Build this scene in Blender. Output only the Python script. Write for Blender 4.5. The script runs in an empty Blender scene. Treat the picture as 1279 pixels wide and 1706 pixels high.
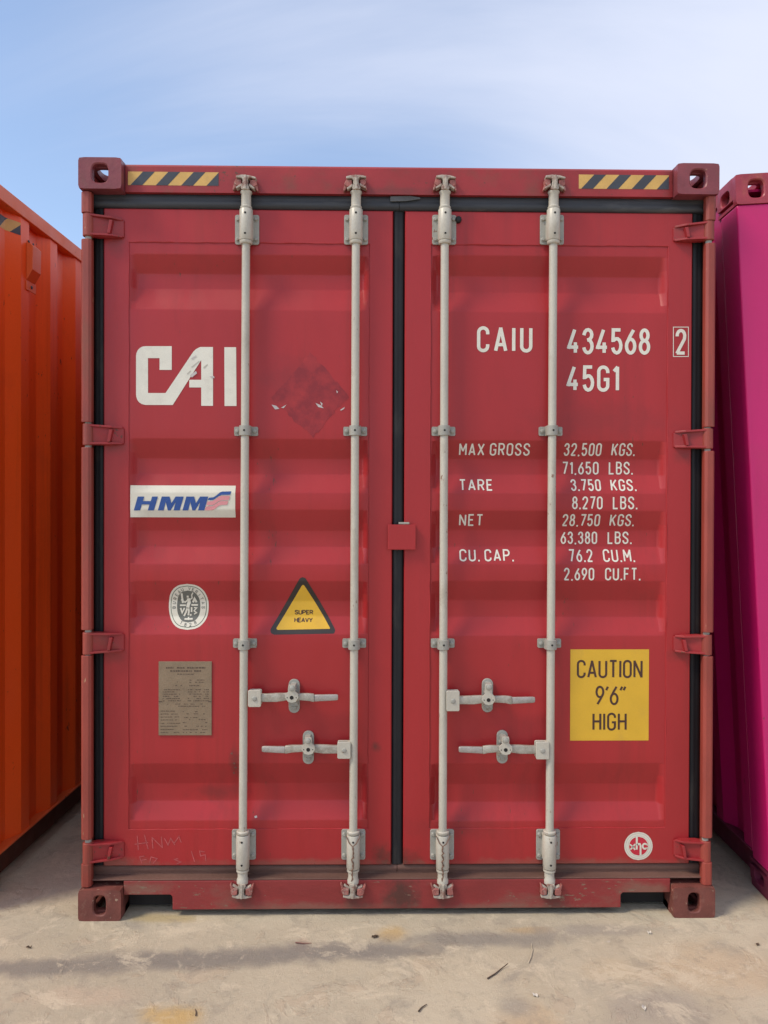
import bpy, bmesh, math, random
from mathutils import Vector, Matrix
R = math.radians
random.seed(7)
sc = bpy.context.scene
C = sc.collection

# ------------------------------------------------------------------ camera
F_PX = 1275.0                                    # focal length in pixels of the 1279 x 1706 photograph
CAM = Vector((-0.1056, -2.9151, 1.5791))
YAW, PITCH, ROLL = R(0.886), R(-0.3926), R(0.169)
fwd = Vector((math.sin(YAW) * math.cos(PITCH), math.cos(YAW) * math.cos(PITCH), math.sin(PITCH)))
rt = Vector((math.cos(YAW), -math.sin(YAW), 0))
up = rt.cross(fwd)
rt, up = (rt * math.cos(ROLL) + up * math.sin(ROLL)), (up * math.cos(ROLL) - rt * math.sin(ROLL))
cd = bpy.data.cameras.new('camera'); cam = bpy.data.objects.new('camera', cd); C.objects.link(cam)
M = Matrix((rt, up, -fwd)).transposed().to_4x4(); M.translation = CAM
cam.matrix_world = M
cd.sensor_fit = 'VERTICAL'; cd.sensor_height = 36; cd.sensor_width = 27
cd.lens = F_PX / 1706 * 36
cd.clip_start = 0.05; cd.clip_end = 3000
sc.camera = cam

# ------------------------------------------------------------------ sky and sun
SUN_EL, SUN_AZ = R(50), R(-114)                  # azimuth measured from +y (into the picture) towards +x
w = bpy.data.worlds.new('World'); sc.world = w; w.use_nodes = True
nt = w.node_tree; nt.nodes.clear()
def N(tree, kind, **kw):
    n = tree.nodes.new(kind)
    for k, v in kw.items(): setattr(n, k, v)
    return n
sky = N(nt, 'ShaderNodeTexSky', sky_type='NISHITA', sun_disc=False)
sky.sun_elevation = SUN_EL; sky.sun_rotation = SUN_AZ
sky.air_density = 1.0; sky.dust_density = 0.5; sky.ozone_density = 1.4
geo = N(nt, 'ShaderNodeTexCoord')
sep = N(nt, 'ShaderNodeSeparateXYZ'); nt.links.new(geo.outputs['Generated'], sep.inputs[0])
# flat cloud layer: direction projected on a plane overhead
addz = N(nt, 'ShaderNodeMath', operation='MAXIMUM'); addz.inputs[1].default_value = 0.06
nt.links.new(sep.outputs['Z'], addz.inputs[0])
addz2 = N(nt, 'ShaderNodeMath', operation='ADD'); addz2.inputs[1].default_value = 0.7
nt.links.new(addz.outputs[0], addz2.inputs[0])
comb = N(nt, 'ShaderNodeCombineXYZ')
for ax in 'XY':
    dv = N(nt, 'ShaderNodeMath', operation='DIVIDE')
    nt.links.new(sep.outputs[ax], dv.inputs[0]); nt.links.new(addz2.outputs[0], dv.inputs[1])
    nt.links.new(dv.outputs[0], comb.inputs[ax])
def cloud(rot, scale, sx, sy, det, dist, off):
    mp = N(nt, 'ShaderNodeMapping'); mp.inputs['Rotation'].default_value = (0, 0, R(rot))
    mp.inputs['Scale'].default_value = (sx, sy, 1); mp.inputs['Location'].default_value = off
    nt.links.new(comb.outputs[0], mp.inputs[0])
    nz = N(nt, 'ShaderNodeTexNoise'); nz.inputs['Scale'].default_value = scale
    nz.inputs['Detail'].default_value = det; nz.inputs['Roughness'].default_value = 0.56
    nz.inputs['Distortion'].default_value = dist
    nt.links.new(mp.outputs[0], nz.inputs['Vector'])
    return nz
c1 = cloud(110, 1.8, 0.42, 1.6, 9, 0.9, (4.3, 9.7, 0))
c2 = cloud(-35, 0.55, 1, 1, 3, 0.2, (3.1, 0.4, 0))
sm = N(nt, 'ShaderNodeMath', operation='MULTIPLY_ADD'); sm.inputs[1].default_value = 0.70
nt.links.new(c1.outputs['Fac'], sm.inputs[0]); nt.links.new(c2.outputs['Fac'], sm.inputs[2])
bias = N(nt, 'ShaderNodeMath', operation='MULTIPLY_ADD'); bias.inputs[1].default_value = 0.42
nt.links.new(sep.outputs['X'], bias.inputs[0]); nt.links.new(sm.outputs[0], bias.inputs[2])
mr = N(nt, 'ShaderNodeMapRange', interpolation_type='SMOOTHSTEP')
mr.inputs['From Min'].default_value = 0.62; mr.inputs['From Max'].default_value = 1.04
mr.inputs['To Min'].default_value = 0.12; mr.inputs['To Max'].default_value = 1.0
nt.links.new(bias.outputs[0], mr.inputs['Value'])
mx = N(nt, 'ShaderNodeMix', data_type='RGBA')
nt.links.new(mr.outputs[0], mx.inputs['Factor'])
nt.links.new(sky.outputs[0], mx.inputs['A']); mx.inputs['B'].default_value = (3.6, 3.85, 4.65, 1)
bg = N(nt, 'ShaderNodeBackground'); bg.inputs['Strength'].default_value = 0.112
out = N(nt, 'ShaderNodeOutputWorld')
nt.links.new(mx.outputs['Result'], bg.inputs[0]); nt.links.new(bg.outputs[0], out.inputs[0])

sd = bpy.data.lights.new('sun', 'SUN'); sun = bpy.data.objects.new('sun', sd); C.objects.link(sun)
sd.energy = 1.5; sd.angle = R(15); sd.color = (1.0, 0.86, 0.68)
sdir = Vector((math.sin(SUN_AZ) * math.cos(SUN_EL), math.cos(SUN_AZ) * math.cos(SUN_EL), math.sin(SUN_EL)))
sun.rotation_euler = sdir.to_track_quat('Z', 'Y').to_euler()
sun.location = (-3, -6, 8)

sc.view_settings.view_transform = 'Standard'; sc.view_settings.look = 'None'
sc.view_settings.gamma = 1; sc.view_settings.use_curve_mapping = False
sc.view_settings.exposure = 0.98

# ------------------------------------------------------------------ measuring helpers
def P(px, py, y):
    """point on the plane Y=y seen at a place measured on the photograph"""
    d = fwd * F_PX + rt * (px - 639.5) - up * (py - 853)
    t = (y - CAM.y) / d.y
    return CAM + d * t
def PX(px, py, y): return P(px, py, y).x
def PZ(px, py, y): return P(px, py, y).z

# ------------------------------------------------------------------ materials
MATS = {}
def mat(name, col, rough=0.5, metal=0.0, spec=0.5, var=0.10, vscale=3.0, fine=0.0, bump=0.0, bscale=40.0,
        stain=None, stain_amt=0.0, stain_scale=6.0, stain_lo=0.55, stain_hi=0.75, stretch=(1, 1, 1), coat=0.0,
        bump2=0.0, b2scale=1.2, rvar=0.1, blobs=(), spots=None, spot_lo=0.70, spot_scale=45, runs=None, run_amt=0.0):
    m = bpy.data.materials.new(name); m.use_nodes = True; MATS[name] = m
    t = m.node_tree; b = t.nodes['Principled BSDF']
    b.inputs['Metallic'].default_value = metal
    b.inputs['Specular IOR Level'].default_value = spec
    b.inputs['Coat Weight'].default_value = coat; b.inputs['Coat Roughness'].default_value = 0.25
    g = N(t, 'ShaderNodeNewGeometry')
    mp = N(t, 'ShaderNodeMapping'); mp.inputs['Scale'].default_value = stretch
    t.links.new(g.outputs['Position'], mp.inputs[0])
    def noise(scale, det=4, rg=0.55, vec=None):
        n = N(t, 'ShaderNodeTexNoise'); n.inputs['Scale'].default_value = scale
        n.inputs['Detail'].default_value = det; n.inputs['Roughness'].default_value = rg
        t.links.new((vec or mp).outputs[0], n.inputs['Vector']); return n
    n1 = noise(vscale, 5)
    lo = tuple(c * (1 - var) for c in col) + (1,); hi = tuple(min(1, c * (1 + var)) for c in col) + (1,)
    r1 = N(t, 'ShaderNodeMix', data_type='RGBA'); r1.inputs['A'].default_value = lo; r1.inputs['B'].default_value = hi
    mr = N(t, 'ShaderNodeMapRange'); mr.inputs['From Min'].default_value = 0.3; mr.inputs['From Max'].default_value = 0.7
    t.links.new(n1.outputs['Fac'], mr.inputs['Value']); t.links.new(mr.outputs[0], r1.inputs['Factor'])
    last = r1
    if stain:
        n2 = noise(stain_scale, 6, 0.62)
        m2 = N(t, 'ShaderNodeMapRange'); m2.inputs['From Min'].default_value = stain_lo; m2.inputs['From Max'].default_value = stain_hi
        m2.inputs['To Max'].default_value = stain_amt
        t.links.new(n2.outputs['Fac'], m2.inputs['Value'])
        r2 = N(t, 'ShaderNodeMix', data_type='RGBA'); r2.inputs['B'].default_value = tuple(stain) + (1,)
        t.links.new(last.outputs['Result'], r2.inputs['A']); t.links.new(m2.outputs[0], r2.inputs['Factor'])
        last = r2
    if runs:                                     # thin vertical dirt runs
        mv = N(t, 'ShaderNodeMapping'); mv.inputs['Scale'].default_value = (26, 26, 0.9)
        t.links.new(g.outputs['Position'], mv.inputs[0])
        nv = noise(1.0, 5, 0.6, mv); nw = noise(1.7, 3)
        mu = N(t, 'ShaderNodeMath', operation='MULTIPLY'); t.links.new(nv.outputs['Fac'], mu.inputs[0]); t.links.new(nw.outputs['Fac'], mu.inputs[1])
        mq = N(t, 'ShaderNodeMapRange'); mq.inputs['From Min'].default_value = 0.28; mq.inputs['From Max'].default_value = 0.42; mq.inputs['To Max'].default_value = run_amt
        t.links.new(mu.outputs[0], mq.inputs['Value'])
        rq = N(t, 'ShaderNodeMix', data_type='RGBA'); rq.inputs['B'].default_value = tuple(runs) + (1,)
        t.links.new(last.outputs['Result'], rq.inputs['A']); t.links.new(mq.outputs[0], rq.inputs['Factor']); last = rq
    if blobs:                                    # grime with a place of its own: (x, z, rx, rz, colour, amount)
        sp = N(t, 'ShaderNodeSeparateXYZ'); t.links.new(g.outputs['Position'], sp.inputs[0])
        nb_ = N(t, 'ShaderNodeTexNoise'); nb_.inputs['Scale'].default_value = 17; nb_.inputs['Detail'].default_value = 8; nb_.inputs['Roughness'].default_value = 0.7
        t.links.new(g.outputs['Position'], nb_.inputs['Vector'])
        def M_(op, a, b_):
            x = N(t, 'ShaderNodeMath', operation=op)
            for i, q_ in enumerate((a, b_)):
                if isinstance(q_, (int, float)): x.inputs[i].default_value = q_
                else: t.links.new(q_, x.inputs[i])
            return x.outputs[0]
        wob = M_('MULTIPLY', M_('SUBTRACT', nb_.outputs['Fac'], 0.5), 2.4)
        for (bx, bz, rx, rz, bc, ba) in blobs:
            dx = M_('DIVIDE', M_('SUBTRACT', sp.outputs['X'], bx), rx); dz = M_('DIVIDE', M_('SUBTRACT', sp.outputs['Z'], bz), rz)
            d = M_('ADD', M_('SQRT', M_('ADD', M_('MULTIPLY', dx, dx), M_('MULTIPLY', dz, dz)), 0), wob)
            mq = N(t, 'ShaderNodeMapRange'); mq.inputs['From Min'].default_value = 1.15; mq.inputs['From Max'].default_value = 0.25; mq.inputs['To Max'].default_value = ba
            t.links.new(d, mq.inputs['Value'])
            rq = N(t, 'ShaderNodeMix', data_type='RGBA'); rq.inputs['B'].default_value = tuple(bc) + (1,)
            t.links.new(last.outputs['Result'], rq.inputs['A']); t.links.new(mq.outputs[0], rq.inputs['Factor']); last = rq
    if spots:                                    # small chips and rust specks in loose clusters
        na = noise(spot_scale, 6, 0.6, g if False else mp); nc = noise(3.3, 3)
        ma = N(t, 'ShaderNodeMath', operation='MULTIPLY_ADD'); ma.inputs[1].default_value = 0.35
        t.links.new(nc.outputs['Fac'], ma.inputs[0]); t.links.new(na.outputs['Fac'], ma.inputs[2])
        mq = N(t, 'ShaderNodeMapRange'); mq.inputs['From Min'].default_value = spot_lo + 0.17; mq.inputs['From Max'].default_value = spot_lo + 0.205
        mq.inputs['To Max'].default_value = 0.9
        t.links.new(ma.outputs[0], mq.inputs['Value'])
        rq = N(t, 'ShaderNodeMix', data_type='RGBA'); rq.inputs['B'].default_value = tuple(spots) + (1,)
        t.links.new(last.outputs['Result'], rq.inputs['A']); t.links.new(mq.outputs[0], rq.inputs['Factor']); last = rq
    if fine:
        n3 = noise(220, 3, 0.7, g if False else mp)
        m3 = N(t, 'ShaderNodeMapRange'); m3.inputs['From Min'].default_value = 0.35; m3.inputs['From Max'].default_value = 0.65
        m3.inputs['To Min'].default_value = 1 - fine; m3.inputs['To Max'].default_value = 1 + fine
        t.links.new(n3.outputs['Fac'], m3.inputs['Value'])
        r3 = N(t, 'ShaderNodeMix', data_type='RGBA', blend_type='MULTIPLY'); r3.inputs['Factor'].default_value = 1
        t.links.new(last.outputs['Result'], r3.inputs['A'])
        cb = N(t, 'ShaderNodeCombineColor')
        for i in range(3): t.links.new(m3.outputs[0], cb.inputs[i])
        t.links.new(cb.outputs[0], r3.inputs['B']); last = r3
    t.links.new(last.outputs['Result'], b.inputs['Base Color'])
    mrr = N(t, 'ShaderNodeMapRange'); mrr.inputs['From Min'].default_value = 0.3; mrr.inputs['From Max'].default_value = 0.7
    mrr.inputs['To Min'].default_value = max(0.05, rough - rvar); mrr.inputs['To Max'].default_value = min(1, rough + rvar)
    nr = noise(vscale * 2.3, 4); t.links.new(nr.outputs['Fac'], mrr.inputs['Value'])
    t.links.new(mrr.outputs[0], b.inputs['Roughness'])
    nrm = None
    for (amt, scl, dist) in ((bump2, b2scale, 0.05), (bump, bscale, 0.003)):
        if amt:
            nb = noise(scl, 4 if scl > 5 else 1)
            bp = N(t, 'ShaderNodeBump'); bp.inputs['Strength'].default_value = amt; bp.inputs['Distance'].default_value = dist
            t.links.new(nb.outputs['Fac'], bp.inputs['Height'])
            if nrm: t.links.new(nrm.outputs[0], bp.inputs['Normal'])
            nrm = bp
    if nrm: t.links.new(nrm.outputs[0], b.inputs['Normal'])
    return m

RED = (0.345, 0.0205, 0.0240)
GRIME = (0.045, 0.026, 0.020); DUST = (0.20, 0.105, 0.075); SCUFF = (0.17, 0.020, 0.022)
def B(px, py, rx, rz, col, amt): p = P(px, py, 0.06); return (p.x, p.z, rx, rz, col, amt)
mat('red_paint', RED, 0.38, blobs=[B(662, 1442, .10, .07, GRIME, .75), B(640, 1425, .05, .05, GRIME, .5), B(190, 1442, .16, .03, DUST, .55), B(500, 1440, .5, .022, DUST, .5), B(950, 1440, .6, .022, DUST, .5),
    B(390, 1272, .025, .07, GRIME, .45), B(626, 1245, .02, .025, GRIME, .6), B(360, 1325, .13, .035, SCUFF, .6), B(480, 630, .10, .09, SCUFF, .35), B(190, 400, .05, .06, GRIME, .35),
    B(190, 745, .06, .03, GRIME, .3), B(1140, 760, .05, .03, GRIME, .3), B(1130, 1092, .05, .03, GRIME, .3), B(190, 1095, .06, .03, GRIME, .3), B(760, 1380, .2, .05, SCUFF, .4), B(1000, 700, .3, .08, SCUFF, .3)], spec=0.42, runs=(0.19, 0.021, 0.020), run_amt=0.28, spots=(0.10, 0.035, 0.022), spot_lo=0.715, var=0.10, vscale=1.6, fine=0.03, bump=0.06, bscale=120, bump2=0.045, b2scale=2.6,
    stain=(0.21, 0.016, 0.017), stain_amt=0.45, stain_scale=3.2, stretch=(2.2, 1, 0.55))
mat('red_frame', (0.285, 0.020, 0.024), 0.46, blobs=[B(410, 312, .05, .05, GRIME, .35), B(593, 312, .05, .05, GRIME, .35), B(741, 312, .05, .05, GRIME, .35), B(922, 312, .05, .05, GRIME, .35),
    B(662, 322, .25, .02, GRIME, .4), B(210, 300, .04, .07, GRIME, .4), B(1118, 300, .04, .07, GRIME, .4)], spots=(0.10, 0.035, 0.022), spot_lo=0.66, var=0.16, vscale=5, fine=0.05, bump=0.15, bscale=90,
    stain=(0.17, 0.045, 0.030), stain_amt=0.6, stain_scale=9.0)
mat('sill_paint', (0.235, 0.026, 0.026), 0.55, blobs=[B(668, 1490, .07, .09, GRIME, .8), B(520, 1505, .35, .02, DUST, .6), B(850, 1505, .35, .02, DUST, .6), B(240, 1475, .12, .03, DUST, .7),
    B(1070, 1476, .14, .03, DUST, .7), B(405, 1490, .05, .05, GRIME, .5), B(590, 1492, .05, .05, GRIME, .5), B(740, 1492, .05, .05, GRIME, .5), B(918, 1490, .05, .05, GRIME, .5)], spots=(0.20, 0.13, 0.09), spot_lo=0.66, var=0.14, vscale=5, fine=0.07, bump=0.2, bscale=80,
    stain=(0.165, 0.085, 0.062), stain_amt=0.75, stain_scale=5.0, stretch=(0.8, 1, 2))
mat('red_post', (0.255, 0.044, 0.031), 0.5, spots=(0.45, 0.28, 0.16), spot_lo=0.69, var=0.18, vscale=7, fine=0.06, bump=0.2, bscale=80,
    stain=(0.15, 0.060, 0.036), stain_amt=0.75, stain_scale=8.0, stretch=(1, 1, 0.35))
mat('rusty_casting', (0.155, 0.044, 0.034), 0.62, spots=(0.36, 0.25, 0.18), spot_lo=0.66, var=0.28, vscale=14, fine=0.12, bump=0.5, bscale=70,
    stain=(0.33, 0.21, 0.15), stain_amt=0.55, stain_scale=22.0, stain_lo=0.58, stain_hi=0.8)
mat('top_casting', (0.195, 0.040, 0.050), 0.42, spots=(0.33, 0.14, 0.09), spot_lo=0.66, var=0.2, vscale=12, fine=0.08, bump=0.4, bscale=70,
    stain=(0.16, 0.06, 0.05), stain_amt=0.6, stain_scale=18.0)
mat('grey_paint', (0.45, 0.43, 0.365), 0.36, spots=(0.20, 0.11, 0.07), spot_lo=0.685, spot_scale=60, var=0.08, vscale=9, fine=0.06, bump=0.15, bscale=130,
    stain=(0.30, 0.26, 0.20), stain_amt=0.55, stain_scale=14.0, stretch=(1, 1, 0.5))
mat('worn_steel', (0.36, 0.34, 0.32), 0.5, metal=0.35, var=0.15, vscale=25, fine=0.12, bump=0.3, bscale=150,
    stain=(0.24, 0.20, 0.16), stain_amt=0.6, stain_scale=30)
mat('plate_steel', (0.31, 0.31, 0.275), 0.5, spots=(0.18, 0.10, 0.065), spot_lo=0.66, spot_scale=70, var=0.1, vscale=16, fine=0.08, bump=0.2, bscale=140,
    stain=(0.27, 0.24, 0.20), stain_amt=0.6, stain_scale=24)
mat('cam_paint', (0.40, 0.36, 0.30), 0.55, var=0.2, vscale=40, fine=0.12, bump=0.4, bscale=120, stain=(0.22, 0.10, 0.075), stain_amt=0.85, stain_scale=38, stain_lo=0.47, stain_hi=0.62)
mat('handle_paint', (0.36, 0.345, 0.30), 0.45, metal=0.15, var=0.14, vscale=30, fine=0.12, bump=0.3, bscale=140, stain=(0.20, 0.165, 0.13), stain_amt=0.7, stain_scale=26, stain_lo=0.5, stain_hi=0.7)
mat('cord', (0.17, 0.10, 0.07), 0.8, var=0.3, vscale=60)
mat('dark_orange', (0.075, 0.026, 0.014), 0.7, var=0.25, vscale=6, fine=0.1, stain=(0.20, 0.045, 0.015), stain_amt=0.5, stain_scale=8)  # darker orange with patchy tone, for the bottom rail
mat('dark_magenta', (0.13, 0.012, 0.04), 0.65, var=0.25, vscale=6, fine=0.1, stain=(0.07, 0.03, 0.03), stain_amt=0.6, stain_scale=8)  # darker magenta with patchy tone, for bottom rails and lower castings
mat('flap_rubber', (0.085, 0.088, 0.09), 0.7, var=0.3, vscale=20, fine=0.1)
mat('top_rubber', (0.028, 0.031, 0.037), 0.55, var=0.2, vscale=8, bump=0.2, bscale=60, stain=(0.14, 0.135, 0.125), stain_amt=0.6, stain_scale=7, stretch=(0.4, 1, 2))
mat('keeper_rust', (0.30, 0.10, 0.085), 0.6, var=0.3, vscale=40, fine=0.15, bump=0.5, bscale=120,
    stain=(0.42, 0.36, 0.30), stain_amt=0.7, stain_scale=60)
mat('black_rubber', (0.013, 0.014, 0.017), 0.6, spec=0.3, var=0.2, vscale=8, bump=0.2, bscale=60,
    stain=(0.07, 0.065, 0.055), stain_amt=0.5, stain_scale=10, stretch=(1, 1, 0.3))
mat('dusty_rubber', (0.115, 0.058, 0.044), 0.8, var=0.25, vscale=10, fine=0.1, bump=0.4, bscale=60,
    stain=(0.15, 0.095, 0.07), stain_amt=0.7, stain_scale=14, stretch=(0.4, 1, 2))
mat('dark_void', (0.012, 0.011, 0.011), 0.9, var=0.1)
mat('white_print', (0.66, 0.65, 0.565), 0.5, var=0.06, vscale=12, fine=0.05,
    stain=(0.46, 0.43, 0.36), stain_amt=0.4, stain_scale=18)
mat('white_vinyl', (0.63, 0.61, 0.52), 0.4, var=0.05, vscale=8, fine=0.03,
    stain=(0.55, 0.50, 0.43), stain_amt=0.45, stain_scale=12)
mat('blue_print', (0.016, 0.065, 0.26), 0.4, var=0.06)
mat('pink_print', (0.62, 0.25, 0.27), 0.4, var=0.06)
mat('yellow_vinyl', (0.65, 0.39, 0.028), 0.42, var=0.06, vscale=9, fine=0.03, stain=(0.52, 0.31, 0.05), stain_amt=0.5, stain_scale=12)
mat('stripe_yellow', (0.58, 0.36, 0.10), 0.45, var=0.1, vscale=14, fine=0.05, stain=(0.40, 0.26, 0.10), stain_amt=0.5, stain_scale=25)
mat('black_print', (0.026, 0.020, 0.018), 0.45, var=0.1)
mat('stripe_black', (0.040, 0.046, 0.060), 0.42, var=0.15, vscale=14)
mat('brown_print', (0.055, 0.022, 0.016), 0.5, var=0.1)
mat('grey_print', (0.115, 0.120, 0.105), 0.45, var=0.1)
mat('green_print', (0.075, 0.12, 0.085), 0.45, var=0.1)
mat('logo_red', (0.48, 0.016, 0.04), 0.4, var=0.05)
mat('chalk', (0.42, 0.085, 0.085), 0.7, var=0.2, vscale=60, fine=0.2)
mat('residue', (0.205, 0.020, 0.026), 0.6, var=0.15, vscale=18, fine=0.05)
mat('paper_scrap', (0.48, 0.45, 0.44), 0.7, var=0.1, vscale=40)
mat('data_plate_metal', (0.235, 0.175, 0.115), 0.5, metal=0.25, var=0.12, vscale=14, fine=0.10, bump=0.2, bscale=150,
    stain=(0.16, 0.12, 0.08), stain_amt=0.5, stain_scale=20)
mat('engraving', (0.085, 0.055, 0.038), 0.6, var=0.2, vscale=60)
mat('orange_paint', (0.80, 0.105, 0.014), 0.42, spots=(0.16, 0.05, 0.025), spot_lo=0.70, runs=(0.46, 0.06, 0.01), run_amt=0.45, var=0.08, vscale=2, fine=0.03, bump=0.08, bscale=110, bump2=0.06, b2scale=3,
    stain=(0.36, 0.055, 0.02), stain_amt=0.4, stain_scale=4, stretch=(1, 1, 0.5))
mat('orange_rail', (0.66, 0.125, 0.03), 0.45, spots=(0.16, 0.05, 0.025), spot_lo=0.68, var=0.08, vscale=4, fine=0.04, bump=0.1, bscale=90)
mat('magenta_paint', (0.50, 0.008, 0.132), 0.42, spots=(0.24, 0.03, 0.06), spot_lo=0.71, runs=(0.36, 0.01, 0.09), run_amt=0.4, var=0.06, vscale=2, fine=0.02, bump=0.08, bscale=110,
    stain=(0.36, 0.03, 0.09), stain_amt=0.35, stain_scale=4)
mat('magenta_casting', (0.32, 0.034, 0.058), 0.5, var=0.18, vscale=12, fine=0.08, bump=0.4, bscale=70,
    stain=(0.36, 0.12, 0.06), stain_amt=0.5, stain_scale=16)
mat('twig_wood', (0.075, 0.055, 0.038), 0.85, var=0.3, vscale=80)
mat('straw', (0.50, 0.44, 0.32), 0.8, var=0.15, vscale=60)
mat('dry_leaf', (0.085, 0.058, 0.035), 0.8, var=0.3, vscale=60)
mat('red_chip', (0.16, 0.07, 0.055), 0.7, var=0.3, vscale=60)
mat('white_chip', (0.58, 0.55, 0.48), 0.8, var=0.1, vscale=60)

# ------------------------------------------------------------------ mesh building
class MB:
    def __init__(s): s.v = []; s.f = []; s.m = []; s.mats = []
    def mi(s, m):
        if m not in s.mats: s.mats.append(m)
        return s.mats.index(m)
    def add(s, vs, fs, m):
        o = len(s.v); i = s.mi(m)
        s.v += [tuple(v) for v in vs]
        for f in fs: s.f.append([o + k for k in f]); s.m.append(i)
    def box(s, x0, x1, y0, y1, z0, z1, m):
        vs = [(x, y, z) for x in (x0, x1) for y in (y0, y1) for z in (z0, z1)]
        s.add(vs, [(0, 1, 3, 2), (4, 6, 7, 5), (0, 4, 5, 1), (2, 3, 7, 6), (0, 2, 6, 4), (1, 5, 7, 3)], m)
    def loft(s, rings, m, cap=True, closed=True):
        n = len(rings[0]); vs = [p for r in rings for p in r]; fs = []
        for k in range(len(rings) - 1):
            for i in range(n if closed else n - 1):
                j = (i + 1) % n
                fs.append((k * n + i, k * n + j, (k + 1) * n + j, (k + 1) * n + i))
        if cap:
            fs.append(tuple(range(n))); fs.append(tuple((len(rings) - 1) * n + i for i in range(n)))
        s.add(vs, fs, m)
    def prism(s, pts, y0, y1, m):
        """outline in (x, z), extruded from y0 to y1"""
        s.loft([[(x, y, z) for x, z in pts] for y in (y0, y1)], m)
    def lathe(s, base, axis, prof, m, n=18):
        """profile of (distance along axis, radius)"""
        a = Vector(axis).normalized(); u = a.orthogonal().normalized(); v = a.cross(u); base = Vector(base)
        s.loft([[base + a * t + (u * math.cos(2 * math.pi * k / n) + v * math.sin(2 * math.pi * k / n)) * r for k in range(n)]
                for t, r in prof], m)
    def tube(s, pts, r, m, n=10):
        pts = [Vector(p) for p in pts]; rings = []
        for i, p in enumerate(pts):
            d = (pts[min(i + 1, len(pts) - 1)] - pts[max(i - 1, 0)]).normalized()
            u = d.cross(Vector((0.31, 0.2, 0.93))).normalized(); v = d.cross(u)
            rr = r[i] if isinstance(r, (list, tuple)) else r
            rings.append([p + (u * math.cos(2 * math.pi * k / n) + v * math.sin(2 * math.pi * k / n)) * rr for k in range(n)])
        s.loft(rings, m)
    def build(s, name, parent=None, bevel=0.0, seg=2, smooth=None, weld=True):
        me = bpy.data.meshes.new(name); me.from_pydata(s.v, [], s.f)
        for m in s.mats: me.materials.append(MATS[m])
        me.polygons.foreach_set('material_index', s.m)
        bm = bmesh.new(); bm.from_mesh(me); bmesh.ops.recalc_face_normals(bm, faces=bm.faces[:]); bm.to_mesh(me); bm.free()
        if smooth is not None:
            me.polygons.foreach_set('use_smooth', [True] * len(me.polygons)); me.set_sharp_from_angle(angle=R(smooth))
        o = bpy.data.objects.new(name, me); C.objects.link(o)
        if parent: o.parent = parent
        if bevel:
            b = o.modifiers.new('bevel', 'BEVEL'); b.width = bevel; b.segments = seg; b.limit_method = 'ANGLE'; b.angle_limit = R(40)
            b.harden_normals = False
        me.update()
        return o
    def sheet(s, name, parent=None):
        """print or sticker: a thin skin whose faces all look at the camera side (-y)"""
        me = bpy.data.meshes.new(name); me.from_pydata(s.v, [], s.f)
        for m in s.mats: me.materials.append(MATS[m])
        me.polygons.foreach_set('material_index', s.m)
        bm = bmesh.new(); bm.from_mesh(me); bm.normal_update()
        bad = [f for f in bm.faces if f.normal.y > 0]
        bmesh.ops.reverse_faces(bm, faces=bad); bm.to_mesh(me); bm.free()
        o = bpy.data.objects.new(name, me); C.objects.link(o)
        if parent: o.parent = parent
        return o

def empty(name, loc=(0, 0, 0), rot=(0, 0, 0), parent=None):
    o = bpy.data.objects.new(name, None); C.objects.link(o); o.location = loc; o.rotation_euler = rot
    o.empty_display_size = 0.2
    if parent: o.parent = parent
    return o
def tag(o, label=None, cat=None, group=None, kind=None):
    if label: o['label'] = label
    if cat: o['category'] = cat
    if group: o['group'] = group
    if kind: o['kind'] = kind
    return o

def sup(a, b, n, th):
    c, s_ = abs(math.cos(th)), abs(math.sin(th))
    return ((c / a) ** n + (s_ / b) ** n) ** (-1.0 / n)
def plate_hole(mb, cen, u, v, nrm, hu, hv, t, m, hole=None, corner=14, hn=4, hoff=(0, 0)):
    """rounded plate (half sizes hu, hv) with a rounded hole (half sizes) and thickness t along nrm"""
    cen, u, v, nrm = Vector(cen), Vector(u), Vector(v), Vector(nrm)
    k = 48; ths = [2 * math.pi * i / k for i in range(k)]
    ca = math.atan2(hv, hu)
    for q in (ca, math.pi - ca, math.pi + ca, 2 * math.pi - ca):
        i = min(range(k), key=lambda j: abs(ths[j] - q)); ths[i] = q
    def ring(a, b, n, off, d):
        return [cen + u * (off[0] + sup(a, b, n, th) * math.cos(th)) + v * (off[1] + sup(a, b, n, th) * math.sin(th)) + nrm * d for th in ths]
    o0, o1 = ring(hu, hv, corner, (0, 0), 0), ring(hu, hv, corner, (0, 0), t)
    if hole:
        i0, i1 = ring(hole[0], hole[1], hn, hoff, 0), ring(hole[0], hole[1], hn, hoff, t)
        c = 0.004
        i0b = ring(hole[0] + c, hole[1] + c, hn, hoff, 0); i0c = ring(hole[0], hole[1], hn, hoff, c)
        mb.loft([o1, o0, i0b, i0c, i1, o1], m, cap=False)
    else:
        mb.loft([o0, o1], m)

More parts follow.
